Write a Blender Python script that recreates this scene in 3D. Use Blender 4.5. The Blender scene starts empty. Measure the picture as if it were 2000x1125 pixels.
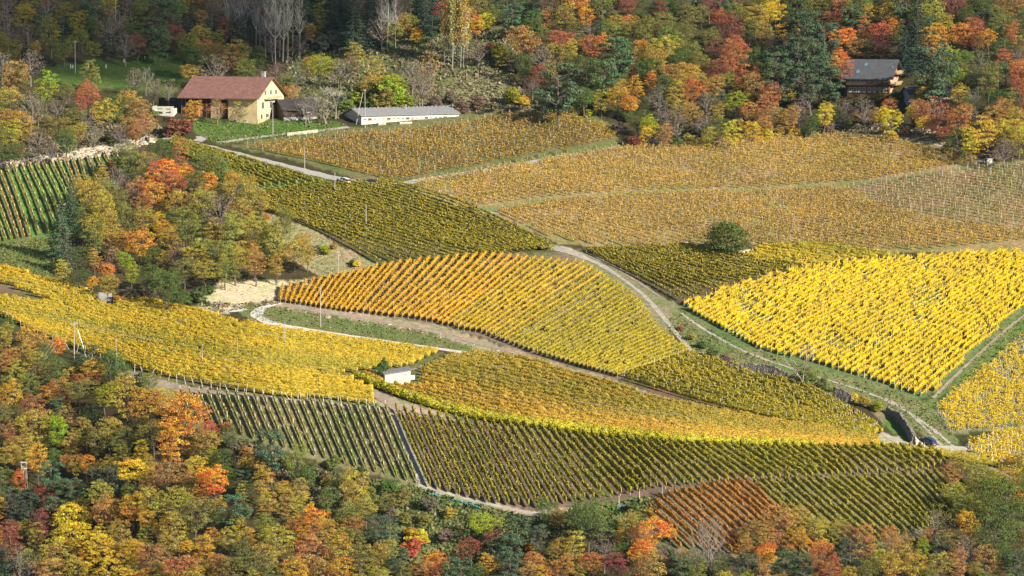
import bpy, math, random
import numpy as np
from math import radians, sin, cos, pi

C = bpy.context.scene.collection
SC = bpy.context.scene
rng = np.random.default_rng(7)
random.seed(7)

# ------------------------------------------------------------------ camera, sky, sun
F = 8000.0                       # focal length in pixels of a 2000 px wide frame
PITCH = radians(5.0)
CAM = np.array([0.0, 0.0, 200.0])
cd = bpy.data.cameras.new('camera')
cd.sensor_width = 36.0
cd.lens = 36.0 * F / 2000.0
cd.clip_start = 5.0
cd.clip_end = 20000.0
cam = bpy.data.objects.new('camera', cd)
C.objects.link(cam)
cam.location = CAM
cam.rotation_euler = (radians(90) - PITCH, 0, 0)
SC.camera = cam

SUN_EL, SUN_AZ = radians(26), radians(52)      # azimuth: from straight behind the camera towards its right
sun_dir = np.array([sin(SUN_AZ) * cos(SUN_EL), -cos(SUN_AZ) * cos(SUN_EL), sin(SUN_EL)])   # towards the sun
world = bpy.data.worlds.new('World')
SC.world = world
world.use_nodes = True
nt = world.node_tree
bg = nt.nodes['Background']
sky = nt.nodes.new('ShaderNodeTexSky')
sky.sky_type = 'NISHITA'
sky.sun_disc = False
sky.sun_elevation = SUN_EL
sky.sun_rotation = math.atan2(sun_dir[0], sun_dir[1])
sky.altitude = 700
sky.ozone_density = 3.0
nt.links.new(sky.outputs[0], bg.inputs[0])
bg.inputs[1].default_value = 0.06
sd = bpy.data.lights.new('sun', 'SUN')
sd.energy = 5.0
sd.angle = radians(0.53)
sd.color = (1.0, 0.92, 0.79)
sun = bpy.data.objects.new('sun', sd)
C.objects.link(sun)
import mathutils
sun.rotation_euler = mathutils.Vector(sun_dir.tolist()).to_track_quat('Z', 'Y').to_euler()
sun.location = (300, 300, 900)
SC.view_settings.view_transform = 'Standard'
SC.view_settings.look = 'None'
SC.view_settings.exposure = 0.85
SC.view_settings.gamma = 1.0
SC.cycles.max_bounces = 5
SC.cycles.diffuse_bounces = 1
SC.cycles.glossy_bounces = 2
SC.cycles.transmission_bounces = 3
SC.cycles.transparent_max_bounces = 6
SC.cycles.volume_bounces = 0
SC.cycles.use_denoising = True

# ------------------------------------------------------------------ the lie of the land
# grazing angle (degrees) between the line of sight and the ground, by column of the frame
PHI = {
    -700: [(-500, 27), (110, 27), (112, 16), (230, 16), (240, 24), (460, 26), (475, 14), (640, 14), (660, 33), (1700, 33)],
    0:    [(-500, 28), (105, 28), (115, 15), (225, 16), (240, 24), (320, 27), (465, 27), (475, 14), (630, 14), (665, 34), (1700, 34)],
    250:  [(-500, 28), (105, 28), (118, 13), (240, 16), (270, 20), (330, 22), (560, 24), (575, 14), (715, 14), (745, 33), (1700, 34)],
    500:  [(-500, 28), (120, 28), (135, 13), (250, 13), (265, 17), (370, 20), (410, 26), (540, 26), (590, 15), (640, 14), (765, 14), (785, 34), (1700, 34)],
    750:  [(-500, 27), (130, 26), (180, 15), (235, 13), (250, 17), (355, 17), (370, 22), (515, 25), (620, 24), (640, 15), (790, 13), (812, 35), (1700, 35)],
    1000: [(-500, 27), (200, 26), (215, 18), (400, 16), (420, 20), (490, 23), (660, 24), (690, 15), (820, 13), (845, 35), (1700, 35)],
    1300: [(-500, 28), (260, 28), (275, 17), (375, 16), (480, 17), (500, 21), (590, 21), (620, 24), (700, 23), (770, 15), (860, 13), (885, 33), (1700, 34)],
    1600: [(-500, 28), (245, 28), (262, 18), (370, 17), (485, 15), (530, 17), (560, 25), (715, 25), (760, 20), (860, 14), (880, 28), (1700, 33)],
    2000: [(-500, 27), (285, 27), (300, 20), (480, 19), (500, 25), (700, 26), (850, 22), (1700, 32)],
    2700: [(-500, 27), (285, 27), (300, 20), (480, 19), (500, 25), (700, 26), (850, 22), (1700, 32)],
}
ST = 5.0
U0, U1, V0, V1 = -700, 2700, -500, 1700
us = np.arange(U0, U1 + 1, ST)
vs = np.arange(V0, V1 + 1, ST)


def smooth1(a, n, axis):
    k = np.hanning(2 * n + 3)[1:-1]
    k /= k.sum()
    a = np.apply_along_axis(lambda r: np.convolve(np.pad(r, n, mode='edge'), k, mode='valid'), axis, a)
    return a


cols = sorted(PHI)
prof = np.array([np.interp(vs, [p[0] for p in PHI[c]], [p[1] for p in PHI[c]]) for c in cols])   # cols x vs
phi = np.empty((len(vs), len(us)))
for i in range(len(vs)):
    phi[i] = np.interp(us, cols, prof[:, i])
phi = smooth1(phi, 4, 0)
phi = smooth1(phi, 24, 1)
g = (ST / F) / np.tan(np.radians(phi))
lnD = -np.cumsum(g, axis=0)
i5 = int((500 - V0) / ST)
lnD = lnD - lnD[i5][None, :] + math.log(1000.0)
LND = lnD


def depth(u, v):
    x = np.clip((np.asarray(u, float) - U0) / ST, 0, len(us) - 1.001)
    y = np.clip((np.asarray(v, float) - V0) / ST, 0, len(vs) - 1.001)
    i, j = np.floor(y).astype(int), np.floor(x).astype(int)
    a, b = y - i, x - j
    l = (LND[i, j] * (1 - a) * (1 - b) + LND[i, j + 1] * (1 - a) * b + LND[i + 1, j] * a * (1 - b) + LND[i + 1, j + 1] * a * b)
    return np.exp(l)


def P(u, v, h=0.0, D=None):
    """the point of the ground seen at pixel (u, v) of the 2000 x 1125 photograph, raised by h metres"""
    u = np.asarray(u, float)
    v = np.asarray(v, float)
    D = depth(u, v) if D is None else D
    x = (u - 1000) / F * D
    y = -(v - 562.5) / F * D
    return np.stack([CAM[0] + x, CAM[1] + D * cos(PITCH) + y * sin(PITCH), CAM[2] - D * sin(PITCH) + y * cos(PITCH) + h], -1)


def px(u, v):                    # pixels per metre at the ground there
    return F / float(depth(u, v))


# ------------------------------------------------------------------ materials
def newmat(name):
    m = bpy.data.materials.new(name)
    m.use_nodes = True
    t = m.node_tree
    for n in list(t.nodes):
        t.nodes.remove(n)
    out = t.nodes.new('ShaderNodeOutputMaterial')
    return m, t, out


def N(t, kind, **kw):
    n = t.nodes.new(kind)
    for k, v in kw.items():
        if k in n.inputs:
            n.inputs[k].default_value = v
        else:
            setattr(n, k, v)
    return n


def ramp(t, stops, interp='LINEAR'):
    r = t.nodes.new('ShaderNodeValToRGB')
    r.color_ramp.interpolation = interp
    e = r.color_ramp.elements
    while len(e) > 1:
        e.remove(e[-1])
    e[0].position = stops[0][0]
    e[0].color = (*stops[0][1], 1)
    for p, c in stops[1:]:
        x = e.new(p)
        x.color = (*c, 1)
    return r


def solid(name, col, rough=0.8, var=0.12, scale=1.5, metal=0.0, bump=0.0):
    m, t, out = newmat(name)
    b = N(t, 'ShaderNodeBsdfPrincipled', Roughness=rough, Metallic=metal)
    geo = N(t, 'ShaderNodeNewGeometry')
    no = N(t, 'ShaderNodeTexNoise', Scale=scale, Detail=5.0, Roughness=0.7)
    t.links.new(geo.outputs['Position'], no.inputs['Vector'])
    r = ramp(t, [(0.3, tuple(c * (1 - var) for c in col)), (0.7, tuple(min(1, c * (1 + var)) for c in col))])
    t.links.new(no.outputs[0], r.inputs[0])
    t.links.new(r.outputs[0], b.inputs['Base Color'])
    if bump:
        bp = N(t, 'ShaderNodeBump', Strength=bump, Distance=0.1)
        t.links.new(no.outputs[0], bp.inputs['Height'])
        t.links.new(bp.outputs[0], b.inputs['Normal'])
    t.links.new(b.outputs[0], out.inputs[0])
    return m


def leaf_shader(t, out, col_socket, trans=0.3):
    d = N(t, 'ShaderNodeBsdfDiffuse')
    tr = N(t, 'ShaderNodeBsdfTranslucent')
    mx = N(t, 'ShaderNodeMixShader')
    mx.inputs[0].default_value = trans
    t.links.new(col_socket, d.inputs[0])
    t.links.new(col_socket, tr.inputs[0])
    t.links.new(d.outputs[0], mx.inputs[1])
    t.links.new(tr.outputs[0], mx.inputs[2])
    t.links.new(mx.outputs[0], out.inputs[0])


def vine_mat(name, stops, patch=0.5, pscale=0.03, spread=0.55):
    """leaf colours of one parcel: each leaf its own tone, drifting in large patches"""
    m, t, out = newmat(name)
    at = N(t, 'ShaderNodeAttribute', attribute_name='tone')
    geo = N(t, 'ShaderNodeNewGeometry')
    no = N(t, 'ShaderNodeTexNoise', Scale=pscale, Detail=6.0, Roughness=0.65)
    t.links.new(geo.outputs['Position'], no.inputs['Vector'])
    a = N(t, 'ShaderNodeMath', operation='MULTIPLY_ADD')
    a.inputs[1].default_value = spread
    a.inputs[2].default_value = 0.5 - spread / 2 - patch * 0.5
    t.links.new(at.outputs['Fac'], a.inputs[0])
    b = N(t, 'ShaderNodeMath', operation='MULTIPLY_ADD')
    b.inputs[1].default_value = patch
    t.links.new(no.outputs[0], b.inputs[0])
    t.links.new(a.outputs[0], b.inputs[2])
    r = ramp(t, stops)
    t.links.new(b.outputs[0], r.inputs[0])
    leaf_shader(t, out, r.outputs[0], 0.14)
    return m


def tree_leaf_mat(name):
    m, t, out = newmat(name)
    oi = N(t, 'ShaderNodeObjectInfo')
    at = N(t, 'ShaderNodeAttribute', attribute_name='tone')
    geo = N(t, 'ShaderNodeNewGeometry')
    no = N(t, 'ShaderNodeTexNoise', Scale=0.3, Detail=3.0, Roughness=0.6)
    t.links.new(geo.outputs['Position'], no.inputs['Vector'])
    hs = N(t, 'ShaderNodeHueSaturation')
    # hue drifts with clump noise and with each leaf
    h1 = N(t, 'ShaderNodeMath', operation='MULTIPLY_ADD')
    h1.inputs[1].default_value = 0.19
    h1.inputs[2].default_value = 0.5 - 0.095 - 0.018
    t.links.new(no.outputs[0], h1.inputs[0])
    h2 = N(t, 'ShaderNodeMath', operation='MULTIPLY_ADD')
    h2.inputs[1].default_value = 0.036
    t.links.new(at.outputs['Fac'], h2.inputs[0])
    t.links.new(h1.outputs[0], h2.inputs[2])
    t.links.new(h2.outputs[0], hs.inputs['Hue'])
    v1 = N(t, 'ShaderNodeMath', operation='MULTIPLY_ADD')
    v1.inputs[1].default_value = 0.75
    v1.inputs[2].default_value = 0.62
    t.links.new(at.outputs['Fac'], v1.inputs[0])
    t.links.new(v1.outputs[0], hs.inputs['Value'])
    t.links.new(oi.outputs['Color'], hs.inputs['Color'])
    leaf_shader(t, out, hs.outputs[0], 0.18)
    return m


M = {}
M['leaf'] = tree_leaf_mat('tree_leaf')
M['bark'] = solid('bark', (0.12, 0.095, 0.07), 0.95, 0.3, 4)
M['pale_bark'] = solid('pale_bark', (0.26, 0.24, 0.20), 0.9, 0.3, 3)
M['post'] = solid('vine_post', (0.52, 0.50, 0.46), 0.8, 0.2, 2)
M['white_post'] = solid('white_vine_post', (0.75, 0.72, 0.66), 0.7, 0.15, 2)
M['pole'] = solid('weathered_pole', (0.42, 0.38, 0.33), 0.9, 0.2, 2)
M['wire'] = solid('wire', (0.42, 0.41, 0.38), 0.5, 0.05, 1)

OR, YE, OY, GR, BR = (0.78, 0.34, 0.02), (0.85, 0.54, 0.025), (0.50, 0.40, 0.05), (0.15, 0.22, 0.035), (0.40, 0.20, 0.05)
M['v_orange'] = vine_mat('amber_vine_leaf', [(0.0, (0.33, 0.22, 0.045)), (0.3, (0.56, 0.31, 0.035)), (0.6, (0.70, 0.40, 0.03)), (1, (0.76, 0.47, 0.03))], 0.7, 0.022, 0.55)
M['v_yellowgreen'] = vine_mat('yellow_green_vine_leaf', [(0.0, (0.17, 0.17, 0.035)), (0.4, (0.38, 0.31, 0.035)), (1, (0.64, 0.46, 0.035))], 0.4, 0.05, 0.75)
M['v_green'] = vine_mat('green_gold_vine_leaf', [(0.0, (0.10, 0.13, 0.03)), (0.4, (0.29, 0.27, 0.04)), (1, (0.66, 0.48, 0.05))], 0.35, 0.05, 0.75)
M['v_olive'] = vine_mat('olive_vine_leaf', [(0.0, (0.10, 0.115, 0.03)), (0.4, (0.30, 0.26, 0.04)), (1, (0.68, 0.49, 0.05))], 0.35, 0.05, 0.8)
M['v_russet'] = vine_mat('russet_vine_leaf', [(0.0, (0.20, 0.22, 0.045)), (0.3, (0.42, 0.32, 0.055)), (0.62, (0.64, 0.39, 0.055)), (1, (0.66, 0.31, 0.045))], 0.25, 0.05, 0.75)
M['v_lush'] = vine_mat('lush_vine_leaf', [(0.0, (0.16, 0.20, 0.03)), (0.4, (0.50, 0.46, 0.04)), (1, (0.88, 0.68, 0.04))], 0.4, 0.08, 0.8)
M['v_yellow'] = vine_mat('bright_yellow_vine_leaf', [(0.0, (0.28, 0.23, 0.04)), (0.3, (0.62, 0.43, 0.03)), (0.7, (0.72, 0.50, 0.02)), (1, (0.75, 0.54, 0.025))], 0.3, 0.06, 0.8)
M['v_brown'] = vine_mat('faded_gold_vine_leaf', [(0.0, (0.26, 0.19, 0.09)), (0.3, (0.46, 0.31, 0.10)), (0.65, (0.65, 0.41, 0.08)), (1, (0.76, 0.51, 0.08))], 0.55, 0.03, 0.75)
M['v_mid'] = vine_mat('gold_vine_leaf', [(0.0, (0.25, 0.20, 0.04)), (0.35, (0.50, 0.34, 0.035)), (1, (0.72, 0.47, 0.03))], 0.5, 0.03, 0.65)
M['v_sparse'] = vine_mat('greying_vine_leaf', [(0.0, (0.16, 0.15, 0.08)), (0.4, (0.30, 0.22, 0.11)), (1, (0.50, 0.33, 0.10))], 0.5, 0.03, 0.8)
M['v_brown_deep'] = vine_mat('bronze_vine_leaf', [(0.0, (0.17, 0.125, 0.06)), (0.35, (0.36, 0.23, 0.07)), (0.7, (0.60, 0.36, 0.05)), (1, (0.72, 0.47, 0.05))], 0.5, 0.03, 0.85)
M['v_band'] = vine_mat('mixed_vine_leaf', [(0.0, (0.20, 0.22, 0.045)), (0.33, (0.43, 0.35, 0.05)), (0.62, (0.72, 0.49, 0.04)), (1, (0.74, 0.37, 0.035))], 0.25, 0.05, 0.75)
M['v_redrow'] = vine_mat('red_tinged_vine_leaf', [(0.0, (0.15, 0.20, 0.035)), (0.4, (0.27, 0.30, 0.05)), (0.7, (0.46, 0.30, 0.07)), (1, (0.55, 0.18, 0.07))], 0.45, 0.06, 0.7)
M['v_rust'] = vine_mat('rust_vine_leaf', [(0.0, (0.30, 0.22, 0.05)), (0.5, (0.52, 0.24, 0.05)), (1, (0.62, 0.15, 0.05))], 0.4, 0.05)
M['v_lgreen'] = vine_mat('left_vine_leaf', [(0.0, (0.26, 0.22, 0.06)), (0.5, (0.50, 0.36, 0.08)), (1, (0.72, 0.46, 0.07))], 0.3)


# ------------------------------------------------------------------ mesh helpers
def fast_mesh(name, verts, quads, tones=None, tris=None):
    me = bpy.data.meshes.new(name)
    verts = np.ascontiguousarray(verts, np.float32)
    nq = 0 if quads is None else len(quads)
    nt_ = 0 if tris is None else len(tris)
    loops = []
    if nq:
        loops.append(np.asarray(quads, np.int32).ravel())
    if nt_:
        loops.append(np.asarray(tris, np.int32).ravel())
    lo = np.concatenate(loops)
    me.vertices.add(len(verts))
    me.vertices.foreach_set('co', verts.ravel())
    me.loops.add(len(lo))
    me.loops.foreach_set('vertex_index', lo)
    me.polygons.add(nq + nt_)
    starts = np.concatenate([np.arange(nq) * 4, nq * 4 + np.arange(nt_) * 3]).astype(np.int32)
    me.polygons.foreach_set('loop_start', starts)
    if tones is not None:
        a = me.attributes.new('tone', 'FLOAT', 'POINT')
        a.data.foreach_set('value', np.ascontiguousarray(tones, np.float32))
    me.update(calc_edges=True)
    return me


def link(name, me, mat=None, parent=None, loc=None):
    o = bpy.data.objects.new(name, me)
    C.objects.link(o)
    if me is not None and mat is not None:
        if isinstance(mat, (list, tuple)):
            for x in mat:
                me.materials.append(x)
        else:
            me.materials.append(mat)
    if parent is not None:
        o.parent = parent
    if loc is not None:
        o.location = [float(c) for c in loc]
    return o


def tag(o, label=None, cat=None, group=None, kind=None):
    if label:
        o['label'] = label
    if cat:
        o['category'] = cat
    if group:
        o['group'] = group
    if kind:
        o['kind'] = kind
    return o


def leaf_quads(pos, nrm, size, tone, aspect=1.0):
    """one small quad per leaf clump; returns verts (4n,3), quads (n,4), tones (4n)"""
    n = len(pos)
    r = rng.normal(size=(n, 3))
    a = np.cross(nrm, r)
    a /= np.linalg.norm(a, axis=1, keepdims=True) + 1e-9
    b = np.cross(nrm, a)
    b /= np.linalg.norm(b, axis=1, keepdims=True) + 1e-9
    s = (size * 0.5)[:, None]
    a = a * s * aspect
    b = b * s
    k = rng.uniform(0.6, 1.15, (4, n, 1))
    v = np.stack([pos - a * k[0], pos - b * k[1], pos + a * k[2], pos + b * k[3]], 1).reshape(-1, 3)
    q = np.arange(4 * n).reshape(n, 4)
    return v, q, np.repeat(tone, 4)


class MB:
    """collects boxes, tubes and faces, then links them as one mesh object"""
    def __init__(self):
        self.v, self.f = [], []

    def face(self, pts):
        n = len(self.v)
        self.v += [tuple(map(float, p)) for p in pts]
        self.f.append(tuple(range(n, n + len(pts))))

    def box(self, c, s, rz=0.0, tilt=None):
        cx, cy, cz = c
        sx, sy, sz = (x / 2 for x in s)
        n = len(self.v)
        for dz in (-sz, sz):
            for dx, dy in ((-sx, -sy), (sx, -sy), (sx, sy), (-sx, sy)):
                self.v.append((cx + dx * cos(rz) - dy * sin(rz), cy + dx * sin(rz) + dy * cos(rz), cz + dz))
        self.f += [tuple(n + i for i in q) for q in ((3, 2, 1, 0), (4, 5, 6, 7), (0, 1, 5, 4), (1, 2, 6, 5), (2, 3, 7, 6), (3, 0, 4, 7))]
        return self

    def tube(self, pts, radii, seg=6, cap=True):
        pts = [np.array(p, float) for p in pts]
        n0 = len(self.v)
        for i, p in enumerate(pts):
            t = pts[min(i + 1, len(pts) - 1)] - pts[max(i - 1, 0)]
            t /= np.linalg.norm(t) + 1e-9
            ref = np.array([0, 0, 1.0]) if abs(t[2]) < 0.9 else np.array([1.0, 0, 0])
            a = np.cross(t, ref)
            a /= np.linalg.norm(a)
            b = np.cross(t, a)
            for k in range(seg):
                an = 2 * pi * k / seg
                self.v.append(tuple(p + (a * cos(an) + b * sin(an)) * radii[i]))
        for i in range(len(pts) - 1):
            for k in range(seg):
                k2 = (k + 1) % seg
                self.f.append((n0 + i * seg + k, n0 + i * seg + k2, n0 + (i + 1) * seg + k2, n0 + (i + 1) * seg + k))
        if cap and seg > 2:
            self.f.append(tuple(n0 + k for k in range(seg)))
            self.f.append(tuple(n0 + (len(pts) - 1) * seg + k for k in reversed(range(seg))))
        return self

    def loft(self, rings, caps=True):
        n0 = len(self.v)
        k = len(rings[0])
        for r in rings:
            self.v += [tuple(map(float, p)) for p in r]
        for i in range(len(rings) - 1):
            for j in range(k):
                j2 = (j + 1) % k
                self.f.append((n0 + i * k + j, n0 + i * k + j2, n0 + (i + 1) * k + j2, n0 + (i + 1) * k + j))
        if caps:
            self.f.append(tuple(n0 + j for j in reversed(range(k))))
            self.f.append(tuple(n0 + (len(rings) - 1) * k + j for j in range(k)))
        return self

    def mesh(self, name):
        me = bpy.data.meshes.new(name)
        me.from_pydata(self.v, [], self.f)
        me.update()
        return me

    def build(self, name, mat, parent=None, smooth=False):
        me = self.mesh(name)
        if smooth:
            me.polygons.foreach_set('use_smooth', [True] * len(me.polygons))
        return link(name, me, mat, parent)


def inside(poly, u, v):
    poly = np.asarray(poly, float)
    u = np.asarray(u, float)
    v = np.asarray(v, float)
    r = np.zeros(u.shape, bool)
    x0, y0 = poly[-1]
    for x1, y1 in poly:
        c = ((y1 > v) != (y0 > v)) & (u < (x0 - x1) * (v - y1) / ((y0 - y1) if y0 != y1 else 1e-9) + x1)
        r ^= c
        x0, y0 = x1, y1
    return r


def resample(pl, n):
    pl = np.asarray(pl, float)
    d = np.r_[0, np.cumsum(np.hypot(*np.diff(pl, axis=0).T))]
    t = np.linspace(0, d[-1], n)
    # gentle curve through the guide points
    x, y = np.interp(t, d, pl[:, 0]), np.interp(t, d, pl[:, 1])
    if len(pl) > 2:
        k = max(1, n // 6)
        ker = np.ones(2 * k + 1) / (2 * k + 1)
        def sm(a):
            p = np.r_[2 * a[0] - a[k:0:-1], a, 2 * a[-1] - a[-2:-k - 2:-1]]
            return np.convolve(p, ker, mode='valid')
        x, y = sm(x), sm(y)
    return np.stack([x, y], 1)


# ------------------------------------------------------------------ ground
def uv_at(x, y):
    """pixel of the ground point that stands at world x, y"""
    x = np.asarray(x, float)
    y = np.asarray(y, float)
    lo = np.full(x.shape, float(V0))
    hi = np.full(x.shape, float(V1))
    for _ in range(32):
        v = (lo + hi) / 2
        u = np.full(x.shape, 1000.0)
        for _k in range(3):
            u = 1000 + (x - CAM[0]) * F / depth(u, v)
        far = P(u, v)[..., 1] > y
        lo = np.where(far, v, lo)
        hi = np.where(far, hi, v)
    return u, v


def Gz(x, y):
    u, v = uv_at(x, y)
    return P(u, v)[..., 2]


def vnoise(u, v, s, seed):
    """smooth value noise for ragged borders of the ground cover"""
    r = np.random.default_rng(seed).random((64, 64))
    x, y = (np.asarray(u) / s) % 63, (np.asarray(v) / s) % 63
    i, j = np.floor(x).astype(int), np.floor(y).astype(int)
    a, b = x - i, y - j
    a, b = a * a * (3 - 2 * a), b * b * (3 - 2 * b)
    return r[i, j] * (1 - a) * (1 - b) + r[i + 1, j] * a * (1 - b) + r[i, j + 1] * (1 - a) * b + r[i + 1, j + 1] * a * b - 0.5


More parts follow.
